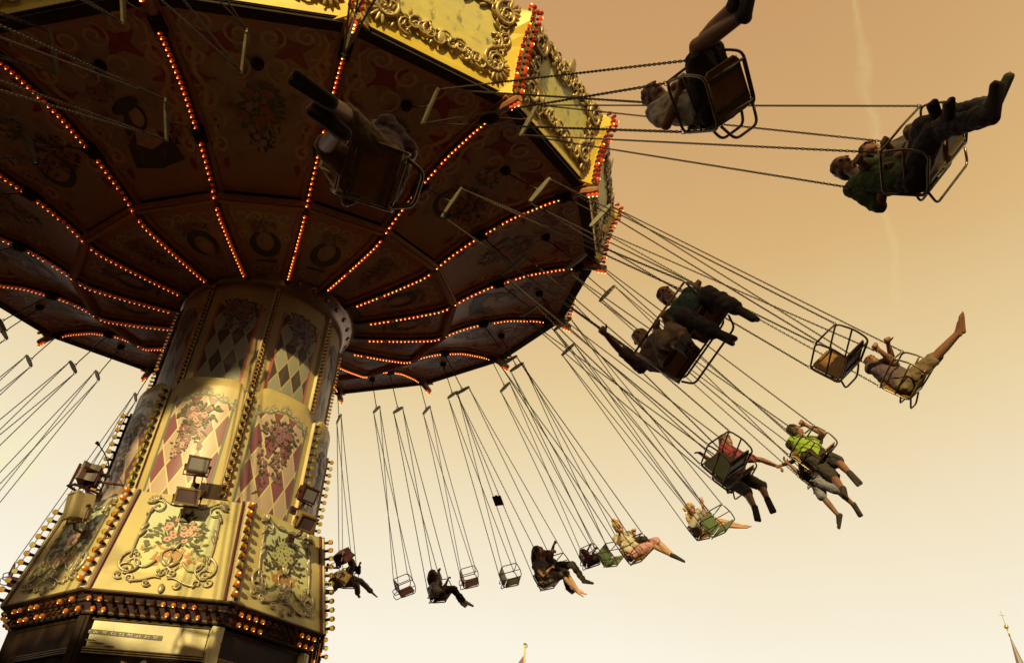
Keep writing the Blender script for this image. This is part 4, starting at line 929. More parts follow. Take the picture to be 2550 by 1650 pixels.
# ------------------------------------------------------------------ people
def cloth(name, c, c2=None):
    N = NB(name); c2 = c2 or tuple(x*.7 for x in c); N.base(N.mix(N.ramp(N.noise(12, 6), .35, .7), c, c2)); N.rough(.85); N.bump(N.noise(38, 5), .25, .01); return N.mat
SKIN = [mat('skin_a', (.42, .22, .14), .5, 0, (.34, .16, .10), 12), mat('skin_b', (.25, .115, .065), .5, 0, (.19, .08, .045), 12), mat('skin_c', (.55, .32, .22), .5, 0, (.46, .25, .17), 12)]
M_EYE = mat('eye', (.03, .02, .02), .2); M_LIP = mat('lips', (.30, .09, .08), .5)
def fuse(mb, voxel, smooth=3, wrinkle=0.0):
    me = mb.mesh('tmp', []); ob = bpy.data.objects.new('tmp', me); COL.objects.link(ob)
    md = ob.modifiers.new('r', 'REMESH'); md.mode = 'VOXEL'; md.voxel_size = voxel; md.use_smooth_shade = True
    ms = ob.modifiers.new('s', 'SMOOTH'); ms.factor = .5; ms.iterations = smooth
    if wrinkle:
        tx = bpy.data.textures.get('wrinkles') or bpy.data.textures.new('wrinkles', 'CLOUDS'); tx.noise_scale = .065; tx.noise_depth = 3
        dm = ob.modifiers.new('d', 'DISPLACE'); dm.texture = tx; dm.strength = wrinkle; dm.mid_level = .45; dm.texture_coords = 'LOCAL'
    dg = bpy.context.evaluated_depsgraph_get(); out = bpy.data.meshes.new_from_object(ob.evaluated_get(dg))
    bpy.data.objects.remove(ob); bpy.data.meshes.remove(me); out.polygons.foreach_set('use_smooth', [True]*len(out.polygons)); return out
def part(name, me, mt, parent):
    me.name = name; me.materials.clear(); me.materials.append(mt); return inst(name, me, parent)
DEF = dict(pelvis=(-.10, 0, .105), neck=(-.25, 0, .57), head=(-.24, 0, .77), elbow=(-.03, .27, .34), wrist=(.13, .25, .50), knee=(.33, .11, .11), ankle=(.43, .11, -.29), toe=(.58, .12, -.33))
def person(label, seat, y0, z, pose, look, s=1.0, voxel=.010):
    s = s*HS; y0 = y0*CS; voxel = voxel*.88
    T = SW[seat][0]; o3, f, yv, u = T[:3, 3], T[:3, 0], T[:3, 1], T[:3, 2]
    loc = lambda n, sg=1: o3+f*DEF[n][0]*s+yv*(DEF[n][1]*sg*s+y0)+u*(DEF[n][2]*s if n != 'pelvis' else .132*s)
    def solve(px, par, ln, dflt, force=None):
        if px is None: d = dflt-par; return par+d/np.linalg.norm(d)*ln
        r = ray(*Z(z, *px)); w = par-CAM; b = w@r; disc = ln*ln-(w@w-b*b)
        if disc <= 0: q = CAM+r*b-par; return par+q/np.linalg.norm(q)*ln
        c = [CAM+r*(b+k*math.sqrt(disc)) for k in (-1, 1)]
        if force is not None: return c[force]
        return min(c, key=lambda q: np.linalg.norm(q-dflt))
    J = {}; pel = loc('pelvis'); J['pelvis'] = pel
    nk = solve(pose.get('nk'), pel, .50*s, loc('neck')); hd = solve(pose.get('hd'), nk, .195*s, nk+(loc('head')-loc('neck'))+(nk-pel)*.1)
    sp = (nk-pel)/np.linalg.norm(nk-pel); lat = yv-(yv@sp)*sp; lat /= np.linalg.norm(lat); chest_f = np.cross(lat, sp)
    chest = pel+(nk-pel)*.66
    sh = [nk-sp*.045*s+lat*k*.165*s for k in (1, -1)]; hp = [pel+yv*k*.085*s-u*.005 for k in (1, -1)]
    def limb(roots, lens, names, data):
        """two chains; picks the left/right assignment that fits the default pose best"""
        best = None
        for order in ((0, 1), (1, 0)):
            cost = 0; out = []
            for si, sg in enumerate((1, -1)):
                d = data[order[si]]; p = roots[si]; ch = []
                for n_, ln, q in zip(names, lens, d or (None,)*len(names)):
                    dfl = loc(n_, sg) if not ch else p+(loc(n_, sg)-loc(names[len(ch)-1], sg))
                    np_ = solve(q, p, ln*s, dfl); ch.append(np_)
                    if q is not None: cost += np.linalg.norm(np_-dfl)
                    p = np_
                out.append(ch)
            if best is None or cost < best[0]-.02: best = (cost, out)
        return best[1]
    arms = limb(sh, (.27, .25), ('elbow', 'wrist'), pose.get('arms', (None, None)))
    legs = limb(hp, (.42, .40, .17), ('knee', 'ankle', 'toe'), pose.get('legs', (None, None)))
    hu = (hd-nk)/np.linalg.norm(hd-nk); fd = f.copy()
    if 'face' in pose: fd = fd*0+sum(c*v for c, v in zip(pose['face'], (f, yv, u)))
    fd = fd-(fd@hu)*hu; fd /= np.linalg.norm(fd); el_ = np.cross(hu, fd)
    V = lambda p: Vector(p-pel)
    HM = Matrix([[fd[k], el_[k], hu[k], V(hd)[k]] for k in range(3)]+[[0, 0, 0, 1]])
    def fuse_(fn, vx, sm=3, wr=0.0):
        m_ = MB(); fn(m_); return fuse(m_, vx, sm, wr)
    def torso(m_, g=0.0):
        for k in (1, -1):
            m_.cone(V(pel+lat*k*.055*s), (.102+g)*s, V(chest+lat*k*.070*s), (.100+g)*s); m_.cone(V(chest+lat*k*.070*s), (.100+g)*s, V(nk-sp*.075*s+lat*k*.07*s), (.075+g)*s)
            m_.cone(V(nk-sp*.03*s), (.055+g)*s, V(sh[0 if k > 0 else 1]), (.054+g)*s)
    def hand(m_, wr, d, pn, mode, sg):
        d = d/np.linalg.norm(d); pn = pn-(pn@d)*d; pn = pn/(np.linalg.norm(pn)+1e-9); sd = np.cross(d, pn)
        b1, b2, b3 = {'grip': (65, 80, 45), 'wave': (4, 6, 4), 'rest': (22, 28, 18)}[mode]
        for k, (off, ln) in enumerate(((-.030, .070), (-.010, .080), (.011, .074), (.030, .058))):
            kn = wr+d*.088*s+sd*off*s*(1.25 if mode == 'wave' else 1); m_.cone(V(wr+d*.012*s+sd*off*.5*s), .016*s, V(kn), .0125*s, 8)
            dd, p = d+sd*(off*7 if mode == 'wave' else off*1.5), kn; dd = dd/np.linalg.norm(dd); ang = 0
            for frac, b in ((.45, b1), (.32, b2), (.23, b3)):
                ang += b; dr = dd*math.cos(rad(ang))+pn*math.sin(rad(ang)); q = p+dr*ln*frac*s; m_.cone(V(p), .0100*s, V(q), .0088*s, 8); p = q
        t0 = wr+d*.03*s+sd*-.028*s*sg; t1 = t0+(d*.6-sd*sg*.7+pn*.25)*.042*s; m_.cone(V(t0), .014*s, V(t1), .0115*s, 8); m_.cone(V(t1), .0115*s, V(t1+(d*.8-sd*sg*.25+pn*.4)*.034*s), .0095*s, 8)
    modes = pose.get('hands', ('grip', 'grip'))
    def foot(m_, k, g=0.0):
        kn, an, to = legs[k]; hl = an-(to-an)/np.linalg.norm(to-an)*.035*s+(an-kn)/np.linalg.norm(an-kn)*.035*s; sd = np.cross(to-an, an-kn); sd /= np.linalg.norm(sd)+1e-9
        m_.cone(V(an), (.036+g)*s, V(hl), (.032+g)*s); dn = (an-kn)/np.linalg.norm(an-kn); tp = to+dn*.03*s
        for q in (-1, 1): m_.cone(V(hl+sd*q*.006*s), (.029+g)*s, V(tp+sd*q*.02*s), (.019+g)*s)
        m_.cone(V(an), (.034+g)*s, V(an*.35+tp*.65), (.026+g)*s)
        if g == 0.0:
            for q in range(5): b_ = tp+sd*(q-2)*.014*s; e_ = b_+(to-an)/np.linalg.norm(to-an)*(.030-.003*abs(q-1))*s; m_.cone(V(b_), .0095*s, V(e_), .0085*s, 7)
        else:
            for q in (-1, 1): m_.cone(V(hl+dn*.016*s+sd*q*.012*s), .026*s, V(tp+dn*.012*s+sd*q*.024*s), .023*s)        # sole
    def body(m_):
        torso(m_); m_.cone(V(nk-sp*.06*s), .056*s, V(hd-hu*.06*s), .050*s)
        m_.ell(HM@Matrix.Translation((-.010*s, 0, .020*s))@Matrix.Diagonal((.094*s, .074*s, .095*s, 1))); m_.ell(HM@Matrix.Translation((.016*s, 0, -.045*s))@Matrix.Diagonal((.066*s, .056*s, .072*s, 1)))
        Hp = lambda x, y, z_: (HM@Vector((x*s, y*s, z_*s)))
        m_.cone(Hp(.076, 0, .018), .010*s, Hp(.098, 0, -.022), .014*s, 8); m_.cone(Hp(.066, 0, -.082), .022*s, Hp(.062, 0, -.09), .02*s, 8)
        m_.cone(Hp(.074, -.035, .034), .013*s, Hp(.074, .035, .034), .013*s, 8)
        for k in (-1, 1): m_.ell(HM@Matrix.Translation((-.008*s, k*.076*s, -.006*s))@Matrix.Diagonal((.020*s, .010*s, .031*s, 1)), 8, 6)
        for k in (0, 1):
            el, wr = arms[k]; m_.cone(V(sh[k]), .050*s, V(el), .039*s); m_.cone(V(el), .039*s, V(el*.6+wr*.4), .038*s); m_.cone(V(el*.6+wr*.4), .038*s, V(wr), .026*s)
            pn = -np.cross(wr-el, lat)*1.0; pn = pn if pn@f < 0 or modes[k] != 'wave' else -pn; hand(m_, wr, wr-el, pn, modes[k], 1 if k == 0 else -1)
            kn, an, to = legs[k]; m_.cone(V(hp[k]), .086*s, V(kn), .054*s); m_.cone(V(kn), .052*s, V(kn*.65+an*.35-f*.0), .053*s); m_.cone(V(kn*.65+an*.35), .053*s, V(an), .035*s); foot(m_, k)
    sk = SKIN[look.get('skin', 0)]
    b = part('person', fuse_(body, min(voxel, .008) if 'wave' in modes else voxel), sk, None); b.matrix_basis = Matrix.Translation(Vector(pel)); tag(b, label, 'person', 'riders on the swings')
    for k in (-1, 1):
        m_ = MB(); m_.ell(HM@Matrix.Translation((.082*s, k*.031*s, .018*s))@Matrix.Diagonal((.009*s, .013*s, .008*s, 1)), 8, 6); m_.build('eye', M_EYE, b, True)
    m_ = MB(); m_.ell(HM@Matrix.Translation((.083*s, 0, -.052*s))@Matrix.Diagonal((.008*s, .024*s, .007*s, 1)), 8, 6); m_.build('mouth', M_LIP, b, True)
    if look.get('shirt'):
        mt, sl_ = look['shirt']
        def shirt(m_):
            torso(m_, .020); m_.cone(V(pel+lat*.05*s), .118*s, V(pel-lat*.05*s), .118*s)
            for k in (0, 1):
                el, wr = arms[k]
                if sl_ > 0: m_.cone(V(sh[k]), .068*s, V(sh[k]+(el-sh[k])*min(1, sl_)), .060*s)
                if sl_ > 1: m_.cone(V(el), .056*s, V(el+(wr-el)*(sl_-1)), .046*s)
        part('shirt', fuse_(shirt, voxel*1.1, 3, .032), mt, b)
    if look.get('pants'):
        mt, ll = look['pants']; fl = look.get('flare', 1.0)
        def pants(m_):
            m_.cone(V(hp[0]), .112*s, V(hp[1]), .112*s); m_.cone(V(pel+sp*.05*s+lat*.05*s), .112*s, V(pel+sp*.05*s-lat*.05*s), .112*s)
            for k in (0, 1):
                kn, an, to = legs[k]; e_ = hp[k]+(kn-hp[k])*min(1, ll); m_.cone(V(hp[k]), .106*s, V(e_), (.074+.018*(fl-1))*s if ll >= 1 else .092*s)
                if ll > 1: m_.cone(V(kn), .074*s, V(kn+(an-kn)*(ll-1)), .060*s*fl)
        part('trousers', fuse_(pants, voxel*1.1, 3, .036), mt, b)
    if look.get('skirt'):
        def skirt(m_):
            m_.cone(V(hp[0]), .118*s, V(hp[1]), .118*s)
            for k in (0, 1): m_.cone(V(hp[k]), .11*s, V(hp[k]+(legs[k][0]-hp[k])*.98), .085*s)
            m_.cone(V(legs[0][0]*.98+hp[0]*.02), .08*s, V(legs[1][0]*.98+hp[1]*.02), .08*s)
        part('skirt', fuse_(skirt, voxel*1.2, 3, .02), look['skirt'], b)
    if look.get('shoes'):
        for k in (0, 1): part('shoe', fuse_(lambda m_: foot(m_, k, .008), voxel*.9, 2), look['shoes'], b)
    if look.get('hair'):
        mt, st = look['hair']; rnd = random.Random(len(label))
        def hair(m_):
            m_.ell(HM@Matrix.Translation((-.024*s, 0, .036*s))@Matrix.Diagonal((.096*s, .084*s, .092*s, 1))); m_.ell(HM@Matrix.Translation((-.050*s, 0, -.020*s))@Matrix.Diagonal((.058*s, .074*s, .075*s, 1)))
            for k in range(26): a, e_ = rnd.uniform(.9, 5.38), rnd.uniform(.15, 1.5); m_.cone(HM@Vector((-.02*s+.088*s*math.cos(a)*math.cos(e_), .078*s*math.sin(a)*math.cos(e_), .03*s+.09*s*math.sin(e_))), .016*s, HM@Vector((-.03*s+.10*s*math.cos(a)*math.cos(e_), .09*s*math.sin(a)*math.cos(e_), .02*s+.10*s*math.sin(e_))), .010*s, 6)
            if st == 'long':
                p = HM@Vector((-.075*s, 0, .0)); q = V(chest-chest_f*.14*s); m_.cone(p, .072*s, p*.5+q*.5, .085*s); m_.cone(p*.5+q*.5, .085*s, q, .055*s); m_.cone(q, .055*s, q-Vector(sp)*.10*s, .02*s)
            if st == 'curly':
                for k in range(60):
                    t = rnd.random(); c = (HM@Vector((-.09*s-.05*s*t, rnd.uniform(-.09, .09)*s, .07*s-.36*s*t))); m_.cone(c, rnd.uniform(.02, .042)*s, c+Vector((rnd.uniform(-.05, .05), rnd.uniform(-.05, .05), rnd.uniform(-.05, .05)))*s, .012*s, 7)
            if st == 'bun': m_.ell(HM@Matrix.Translation((-.06*s, 0, .125*s))@Matrix.Diagonal((.055*s, .05*s, .045*s, 1))); m_.cone(HM@Vector((-.08*s, 0, -.02*s)), .06*s, HM@Vector((-.10*s, 0, -.11*s)), .035*s)
            if st == 'pony': m_.cone(HM@Vector((-.1*s, 0, .03*s)), .03*s, HM@Vector((-.16*s, 0, -.06*s)), .028*s); m_.cone(HM@Vector((-.16*s, 0, -.06*s)), .028*s, HM@Vector((-.17*s, 0, -.16*s)), .012*s)
        part('hair', fuse_(hair, voxel, 2), mt, b)
    return b, dict(pel=pel, nk=nk, hd=hd, legs=legs, arms=arms, V=V, HM=HM)
H_BLACK = mat('hair_black', (.018, .012, .010), .5, 0, (.035, .02, .014), 25); H_BROWN = mat('hair_brown', (.06, .03, .018), .5, 0, (.09, .045, .025), 25); H_BLOND = mat('hair_blond', (.55, .38, .14), .5, 0, (.40, .25, .09), 25); H_RED = mat('hair_auburn', (.10, .035, .018), .5, 0, (.06, .02, .012), 25)
C_WHITE, C_DARK, C_DENIM, C_GREEN = cloth('cloth_white', (.42, .37, .33)), cloth('cloth_dark', (.035, .025, .024)), cloth('cloth_denim', (.045, .036, .045)), cloth('cloth_green', (.05, .085, .025))
C_TEAL, C_KHAKI, C_GREY, C_LIME = cloth('cloth_teal', (.02, .075, .065)), cloth('cloth_khaki', (.24, .16, .11)), cloth('cloth_grey', (.15, .11, .115)), cloth('cloth_lime', (.25, .38, .035), (.18, .28, .03))
C_RED, C_PINK, C_CREAM, C_SHORTS = cloth('cloth_red', (.26, .03, .04)), cloth('cloth_pink', (.55, .27, .26)), cloth('cloth_cream', (.52, .46, .34)), cloth('cloth_shorts', (.22, .21, .27))
C_TAN, C_MAROON, C_MAUVE, SH_DARK, SH_WHITE = cloth('cloth_tan', (.18, .12, .07)), cloth('cloth_maroon', (.14, .02, .03)), cloth('cloth_mauve', (.10, .06, .07)), cloth('shoe_dark', (.03, .02, .018)), cloth('shoe_white', (.5, .46, .42))
PEOPLE = {}
def P_(key, *a, **k): PEOPLE[key] = person(*a, **k)
P_('s1', 'rider seen from below with two big shoe soles against the ceiling', ('i', 0), 0, 'B',
   dict(hd=(930, 690), nk=(900, 800), legs=(((640, 560), (470, 420), (130, 190)), ((420, 800), (570, 690), (210, 410))), arms=(((1210, 880), (1130, 1040)), ((640, 1300), (760, 1130)))),
   dict(skin=1, shirt=(C_MAUVE, .9), pants=(C_TAN, 1.0), shoes=SH_DARK, hair=(H_BLACK, 'short')), s=1.10, voxel=.009)
P_('s2', 'bare-legged rider in white top, legs raised out of the upper edge', ('m', 0), 0, 'D',
   dict(hd=(240, 930), nk=(390, 1000), legs=(((650, 420), (1100, 160), (1150, -40)), ((740, 370), (1010, 60), (1040, -130))), arms=(((350, 1230), (480, 890)), ((440, 860), (560, 800)))),
   dict(skin=1, shirt=(C_WHITE, .5), pants=(C_DARK, .75), shoes=SH_DARK, hair=(H_RED, 'short')), s=1.08, voxel=.009)
P_('s3a', 'man in green shirt and jeans with boots stretched out, far right', ('o', 1), -.235, 'C',
   dict(hd=(215, 1050), nk=(390, 1160), legs=(((990, 650), (1640, 440), (1790, 130)), ((1090, 700), (1620, 540), (1660, 250))), arms=(((560, 1440), (610, 1130)), ((420, 1040), (350, 980)))),
   dict(skin=1, shirt=(C_GREEN, .95), pants=(C_DENIM, 1.95), flare=1.15, shoes=SH_DARK, hair=(H_BROWN, 'short')), s=1.12, voxel=.009)
P_('s3b', 'dark-haired rider beside the green-shirted man, mostly hidden by him', ('o', 1), .235, 'C',
   dict(hd=(470, 880), nk=(610, 930), legs=(((880, 700), (1110, 600), (1050, 440)), ((940, 720), (1210, 570), (1215, 430))), arms=(((680, 880), (610, 810)), ((720, 960), (790, 900)))),
   dict(skin=1, shirt=(C_DARK, .9), pants=(C_TAN, 1.0), shoes=SH_DARK, hair=(H_BLACK, 'short')), voxel=.010)
P_('s4', 'man in teal shirt and dark jeans gripping the long lap bar', ('i', 1), .235, 'A',
   dict(hd=(960, 290), nk=(1110, 430), legs=(((1500, 270), (1900, 480), (2080, 590)), ((1160, 560), (1640, 800), (1790, 870))), arms=(((1440, 330), (1370, 180)), ((1010, 690), (920, 570))), face=(.8, .45, .15)),
   dict(skin=0, shirt=(C_TEAL, .8), pants=(C_DENIM, 1.9), flare=1.1, shoes=SH_DARK, hair=(H_BLACK, 'short')), voxel=.009)
P_('s5', 'rider in khaki trousers raising an arm, beside the man in teal', ('i', 1), -.235, 'A',
   dict(hd=(610, 860), nk=(690, 1040), legs=(((860, 850), (1120, 960), (1200, 1040)), ((1020, 760), (1200, 860), (1260, 940))), arms=(((310, 990), (150, 810)), ((860, 800), (815, 690)))),
   dict(skin=1, shirt=(C_MAUVE, .8), pants=(C_KHAKI, 1.6), flare=1.3, shoes=SH_DARK, hair=(H_BLACK, 'pony')), voxel=.009)
P_('s7', 'barefoot rider leaning right back with legs kicked up to the right', ('o', 2), 0, 'E',
   dict(hd=(840, 890), nk=(960, 970), legs=(((1860, 700), (2140, 380), (2060, 150)), ((1830, 730), (2110, 400), (2040, 170))), arms=(((1130, 900), (930, 720)), ((1250, 800), (1060, 640))), face=(.5, 0, 1)),
   dict(skin=1, shirt=(C_MAUVE, .7), pants=(C_TAN, 1.05), hair=(H_BROWN, 'short')), voxel=.009)
P_('s8', 'rider in lime green vest and black shorts with head turned aside', ('m', 2), 0, 'F',
   dict(hd=(1300, 210), nk=(1410, 320), legs=(((1830, 600), (1970, 740), (2070, 850)), ((1770, 790), (1880, 930), (1900, 1030))), arms=(((1640, 250), (1430, 140)), ((1370, 480), (1480, 500))), face=(.3, .8, -.2)),
   dict(skin=1, shirt=(C_LIME, .12), pants=(C_DARK, .95), shoes=SH_DARK, hair=(H_BLACK, 'short')), voxel=.009)
P_('s9', 'rider in grey-blue shorts and trainers reaching out to hold a hand', ('o', 3), 0, 'F',
   dict(hd=(1275, 390), nk=(1370, 500), legs=(((1620, 1010), (1840, 1270), (1810, 1410)), ((1800, 930), (2010, 1120), (2080, 1240))), arms=(((1360, 750), (1180, 590)), ((1260, 590), (1110, 640))), hands=('grip', 'rest')),
   dict(skin=1, shirt=(C_DARK, .5), pants=(C_SHORTS, .98), shoes=SH_DARK, hair=(H_BLACK, 'short')), voxel=.009)
P_('s10', 'rider in red shirt and black breeches with both arms spread', ('i', 3), 0, 'F',
   dict(hd=(440, 330), nk=(530, 450), legs=(((690, 960), (790, 1160), (820, 1290)), ((870, 880), (950, 1060), (1010, 1190))), arms=(((280, 620), (150, 510)), ((880, 570), (1050, 640))), hands=('rest', 'rest')),
   dict(skin=1, shirt=(C_RED, .55), pants=(C_DARK, 1.25), shoes=SH_DARK, hair=(H_BLACK, 'short')), voxel=.009)
P_('s11', 'girl with long curly blond hair waving one hand', ('o', 4), 0, 'G',
   dict(hd=(1465, 290), nk=(1510, 400), legs=(((1900, 420), (2130, 520), (2220, 500)), ((1880, 440), (2090, 520), (2180, 520))), arms=(((1630, 390), (1595, 250)), None), hands=('wave', 'wave')),
   dict(skin=0, shirt=(C_WHITE, .4), pants=(C_CREAM, .6), hair=(H_BLOND, 'curly')), voxel=.009)
P_('s12', 'blonde rider in cream shirt and pink shorts with dark clogs', ('i', 4), 0, 'G',
   dict(hd=(640, 500), nk=(690, 600), legs=(((1170, 640), (1310, 870), (1400, 900)), ((1150, 650), (1280, 850), (1380, 890))), arms=(((830, 740), (820, 540)), None)),
   dict(skin=2, shirt=(C_CREAM, .6), pants=(C_PINK, .95), shoes=SH_DARK, hair=(H_BLOND, 'bun')), voxel=.010)
P_('s14', 'small dark-haired child in red twisted in its seat', ('o', 5), 0, 'G',
   dict(hd=(250, 790), nk=(275, 850), arms=(((340, 830), (380, 760)), None)),
   dict(skin=1, shirt=(C_MAROON, .9), pants=(C_SHORTS, 1.0), shoes=SH_DARK, hair=(H_RED, 'short')), s=.66, voxel=.009)
P_('s15', 'barefoot woman with long dark hair and grey dress', ('i', 5), -.235, 'H',
   dict(hd=(1765, 145), nk=(1765, 215), legs=(((2050, 320), (2110, 480), (2180, 500)), ((2030, 325), (2095, 485), (2150, 520))), arms=(((1810, 350), (1870, 290)), None)),
   dict(skin=2, shirt=(C_GREY, .0), skirt=C_GREY, hair=(H_BROWN, 'long')), voxel=.010)
P_('s16', 'rider in patterned black trousers behind the long-haired woman', ('i', 5), .235, 'H',
   dict(legs=(((2060, 255), (2170, 410), (2255, 405)), ((1990, 320), (2020, 450), (2060, 480))), hd=(1790, 150), nk=(1800, 215)),
   dict(skin=1, shirt=(C_DARK, .9), pants=(C_DARK, 1.9), shoes=SH_DARK, hair=(H_BLACK, 'short')), voxel=.010)
P_('s19', 'woman in white shirt, dark trousers and white shoes', ('i', 6), 0, 'H',
   dict(hd=(885, 340), nk=(900, 400), legs=(((1080, 450), (1170, 590), (1230, 605)), ((1060, 460), (1120, 575), (1150, 595))), arms=(((960, 480), (1000, 390)), ((940, 400), (930, 320)))),
   dict(skin=1, shirt=(C_WHITE, .6), pants=(C_DARK, 1.85), shoes=SH_WHITE, hair=(H_BROWN, 'long')), voxel=.010)
P_('s21', 'rider in dark jacket half hidden behind the tower lamps', ('o', 7), 0, 'H',
   dict(hd=(190, 235), nk=(190, 290), legs=(((280, 400), (390, 520), (430, 550)), ((235, 430), (240, 500), (255, 525))), arms=(((250, 320), (255, 260)), None)),
   dict(skin=1, shirt=(C_DARK, 1.8), pants=(C_GREY, 1.9), flare=1.2, hair=(H_BROWN, 'short')), voxel=.010)
# handbag on the lap of the blonde rider
kn_ = PEOPLE['s12'][1]; q_ = kn_['legs'][0][0]*.5+kn_['pel']*.5; Ts = SW[('i', 4)][0]
bag = MB(); upv, fv, yv_ = Ts[:3, 2], Ts[:3, 0], Ts[:3, 1]; c_ = Vector(upv*.12)
for a, b in ((-.09, .09),): bag.cone(c_+Vector(fv*a), .06, c_+Vector(fv*b), .05); bag.cone(c_+Vector(fv*-.05+upv*.04), .04, c_+Vector(fv*.06+upv*.025), .036)
bg_ = part('handbag', fuse(bag, .010, 2, .015), C_DARK, None); bg_.matrix_basis = Matrix.Translation(Vector(q_)); tag(bg_, 'black handbag on the lap of the blonde rider in pink shorts', 'bag')
mb = MB(); mb.tube([c_+Vector(fv*-.08), c_+Vector(upv*.12+fv*-.12), c_+Vector(upv*.1+fv*.02), c_+Vector(fv*.06)], .008, 6); mb.build('strap', C_DARK, bg_, True)
# dark square plate tied to one chain of the double swing
Tq = SW[('i', 5)][0]; pz = CAM; d_ = ray(1240, 1246); n_ = Tq[:3, 1]; q_ = CAM+d_*(((Tq[:3, 3]-n_*.3-CAM)@n_)/(d_@n_))
mb = MB(); mb.box((0, 0, 0), (.20, .008, .19)); mb.box((0, 0, .1), (.05, .012, .02)); pl = mb.build('plate', C_DARK, SW[('i', 5)][1]); lq = SW[('i', 5)][1].matrix_basis.inverted()@Vector(q_); pl.matrix_basis = Matrix.Translation(lq)@Matrix.Rotation(rad(8), 4, 'Y')

# ------------------------------------------------------------------ setting: ground, far steeple and flagpole, tree behind the viewer
def ground_mat():
    N = NB('fairground_brick_paving'); c = N.mix(N.ramp(N.noise(.35, 8), .35, .65), (.042, .016, .008), (.060, .024, .012)); c = N.mix(N.ramp(N.noise(60, 3), .5, .8), c, (.075, .035, .02)); N.base(c); N.rough(.85); N.bump(N.noise(90, 4), .4); return N.mat
mb = MB(); mb.lathe([(.01, GZ), (60, GZ), (400, GZ), (3000, GZ)], 48); g = mb.build('ground', ground_mat()); tag(g, 'reddish fairground paving reaching to the horizon', kind='structure')
def far_point(u, v, dist):
    d = ray(u, v); h = math.hypot(d[0], d[1]); return CAM+d*(dist/h)
M_SLATE = mat('steeple_slate', (.16, .12, .13), .5, 0, (.21, .165, .165), .4); M_STONE = mat('church_stone', (.34, .27, .20), .8, 0, (.26, .2, .15), .3); M_GOLD = mat('gilded_ball', (.7, .5, .2), .3, .6)
tip = far_point(2514, 1581, 150); church = empty('church_steeple', Matrix.Translation((tip[0], tip[1], GZ))); tag(church, 'slender church steeple with ball and cross at the bottom right corner', 'steeple')
zt = tip[2]-GZ
mb = MB(); mb.lathe([(2.3, zt-19), (2.0, zt-17.5), (.05, zt)], 8); mb.build('spire', M_SLATE, church)
mb = MB(); mb.box((0, 0, (zt-19)/2), (4.6, 4.6, zt-19)); mb.box((0, 0, zt-19.2), (5.2, 5.2, .5))
for k in range(4): mb.box((0, 0, zt-23), (1.1, .2, 2.6), 1, Matrix.Rotation(k*PI/2, 4, 'Z')@Matrix.Translation((0, 2.3, 0)))
mb.build('bell_tower', [M_STONE, M_DARKWOOD], church)
mb = MB(); mb.tube([(0, 0, zt-.2), (0, 0, zt+1.1)], .12, 6); mb.ell(Matrix.Translation((0, 0, zt+1.4))@Matrix.Scale(.35, 4), 10, 7); mb.build('gilded_ball', M_GOLD, church, True)
mb = MB(); mb.box((0, 0, zt+2.8), (.055, .055, 2.2)); mb.box((0, 0, zt+3.2), (1.1, .055, .055)); mb.build('cross', M_STONE, church)
tp = far_point(1307, 1603, 55); tp[2] -= GZ; pole = empty('flagpole', Matrix.Translation((tp[0], tp[1], GZ))); tag(pole, 'white flagpole with violet flag rising at the bottom edge', 'flagpole')
M_POLE = mat('white_pole', (.56, .50, .34), .4, 0, (.48, .42, .28), 2)
mb = MB(); mb.tube([(0, 0, 0), (0, 0, 6), (0, 0, tp[2])], [.10, .085, .07], 10); mb.build('pole', M_POLE, pole, True)
mb = MB(); mb.lathe([(.075, tp[2]-.02), (.12, tp[2]), (.10, tp[2]+.06), (.01, tp[2]+.09)], 10); mb.tube([(.0, 0, tp[2]-.05), (.16, 0, tp[2]-.02), (.18, 0, tp[2]-.16), (.08, 0, tp[2]-.2)], .035, 6); mb.build('pole_cap', M_STEEL, pole, True)
mb = MB(); n1, n2 = 10, 8
for i in range(n1+1):
    for k in range(n2+1): s_, t_ = i/n1, k/n2; mb.v.append((-.08-s_*1.05, .10*math.sin(5*s_+2*t_)*s_, tp[2]-.75-s_*1.35-t_*2.2))
for i in range(n1):
    for k in range(n2): a = i*(n2+1)+k; mb.f.append((a, a+1, a+n2+2, a+n2+1)); mb.m.append(0)
mb.build('flag', cloth('flag_violet', (.22, .12, .20)), pole, True)
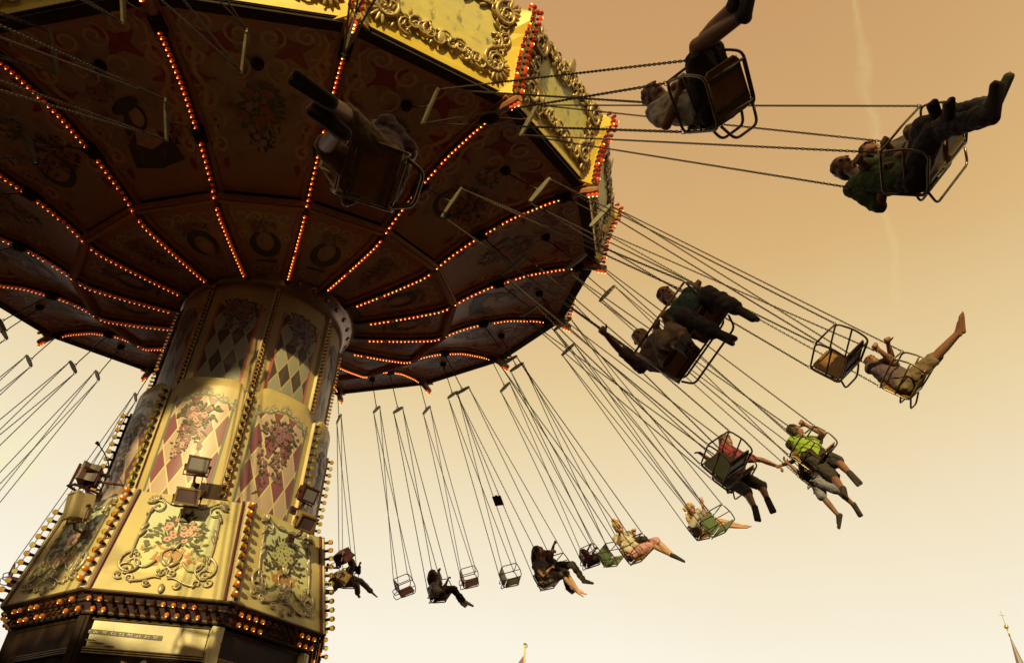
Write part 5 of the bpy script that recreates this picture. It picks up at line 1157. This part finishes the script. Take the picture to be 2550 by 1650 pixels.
# plane tree behind the viewer, between the sun and the left half of the ride
def tree(x, y, h, crown_r, z0, seed, label, shade_clump=None):
    t = empty('plane_tree', Matrix.Translation((x, y, GZ))); tag(t, label, 'tree', 'trees behind the viewer'); rnd = random.Random(seed)
    mb = MB(); mb.tube([(0, 0, 0), (.1, 0, h*.3), (-.1, .1, h*.6), (0, 0, h*.92)], [.45, .34, .22, .06], 10)
    for k in range(22): a, zz = rnd.uniform(0, 6.28), rnd.uniform(z0, h*.85); l = crown_r*rnd.uniform(.5, .9); mb.tube([(0, 0, zz), (l*.5*math.cos(a), l*.5*math.sin(a), zz+l*.25), (l*math.cos(a), l*math.sin(a), zz+l*.3)], [.12, .07, .02], 6)
    mb.build('trunk', M_BARK, t, True)
    mb = MB()
    for k in range(15000):
        q = rnd.random(); zz = z0+(h-z0)*q; rr = crown_r*(.55+.45*math.sin(PI*min(1, q*.85+.15)))*math.sqrt(rnd.random()); a = rnd.uniform(0, 6.28); c = Vector((rr*math.cos(a), rr*math.sin(a), zz)); s_ = rnd.uniform(.16, .34)
        e1, e2 = Vector((rnd.gauss(0, 1), rnd.gauss(0, 1), rnd.gauss(0, 1))).normalized(), Vector((rnd.gauss(0, 1), rnd.gauss(0, 1), rnd.gauss(0, 1))).normalized()
        mb.add([c-e1*s_, c+e2*s_*.6, c+e1*s_, c-e2*s_*.6], [(0, 1, 2, 3)])
    if shade_clump:  # extra ball of leaves, shaped to shade the left of the upper column
        cc, cr, n = shade_clump
        for k in range(n):
            c = Vector((rnd.gauss(0, 1), rnd.gauss(0, 1), rnd.gauss(0, 1))).normalized()*cr*rnd.random()**.4+Vector(cc); s_ = rnd.uniform(.12, .24)
            e1, e2 = Vector((rnd.gauss(0, 1), rnd.gauss(0, 1), rnd.gauss(0, 1))).normalized(), Vector((rnd.gauss(0, 1), rnd.gauss(0, 1), rnd.gauss(0, 1))).normalized()
            mb.add([c-e1*s_, c+e2*s_*.6, c+e1*s_, c-e2*s_*.6], [(0, 1, 2, 3)])
    mb.build('crown', M_LEAVES, t); return t
M_BARK, M_LEAVES = mat('bark', (.12, .09, .06), .9, 0, (.2, .16, .11), 6, .4), mat('leaves', (.05, .075, .02), .6, 0, (.08, .10, .03), 2)
TREES = ((-7.5, -21.0, 21.0, 4.5, 1.6, 'tall leafy tree behind the viewer on the left'), (-13.8, -20, 19.0, 4.8, 2.0, 'second tall tree further left behind the viewer'),
         (1.9, -21.0, 12.1, 3.9, 1.8, 'round leafy tree straight behind the viewer'), (10.4, -21.5, 13.4, 4.4, 1.8, 'round leafy tree behind the viewer on the right'))
for k_, (tx_, ty_, th_, tr_, tz_, lb) in enumerate(TREES): T_ROUND = tree(tx_, ty_, th_, tr_, tz_, k_, lb, ((3.85, 0, 13.5), 1.65, 2600) if k_ == 0 else None)

def copy_tree(src, x, y, k, rz, label):
    t = src.copy(); COL.objects.link(t); t.matrix_basis = Matrix.Translation((x, y, GZ))@Matrix.Rotation(rz, 4, 'Z')@Matrix.Scale(k, 4); tag(t, label)
    for ch in [o for o in COL.objects if o.parent == src]: c = ch.copy(); COL.objects.link(c); c.parent = t
SKY_BLOCKERS = ((-2.6, -17.5, .60), (17.5, -18, 1.1), (23, -12, 1.15), (26, -4, 1.1), (28, 5, 1.05), (-19.5, -14, 1.2), (-23, -6, 1.15), (-25, 3, 1.1))  # unseen trees added to block the low sky and darken the near riders
for n_, (x, y, k) in enumerate(SKY_BLOCKERS): copy_tree(T_ROUND, x, y, k, n_*1.3, 'leafy tree of the ring round the fairground, outside the picture, %s of eight' % ORD[n_])

# ------------------------------------------------------------------ from layout units to metres, ground at zero
FIN = Matrix.Translation((0, 0, -GZ*LU))@Matrix.Scale(LU, 4)
for o in list(COL.objects):
    if o.parent is None and o.type in ('MESH', 'EMPTY'): o.matrix_basis = FIN@o.matrix_basis
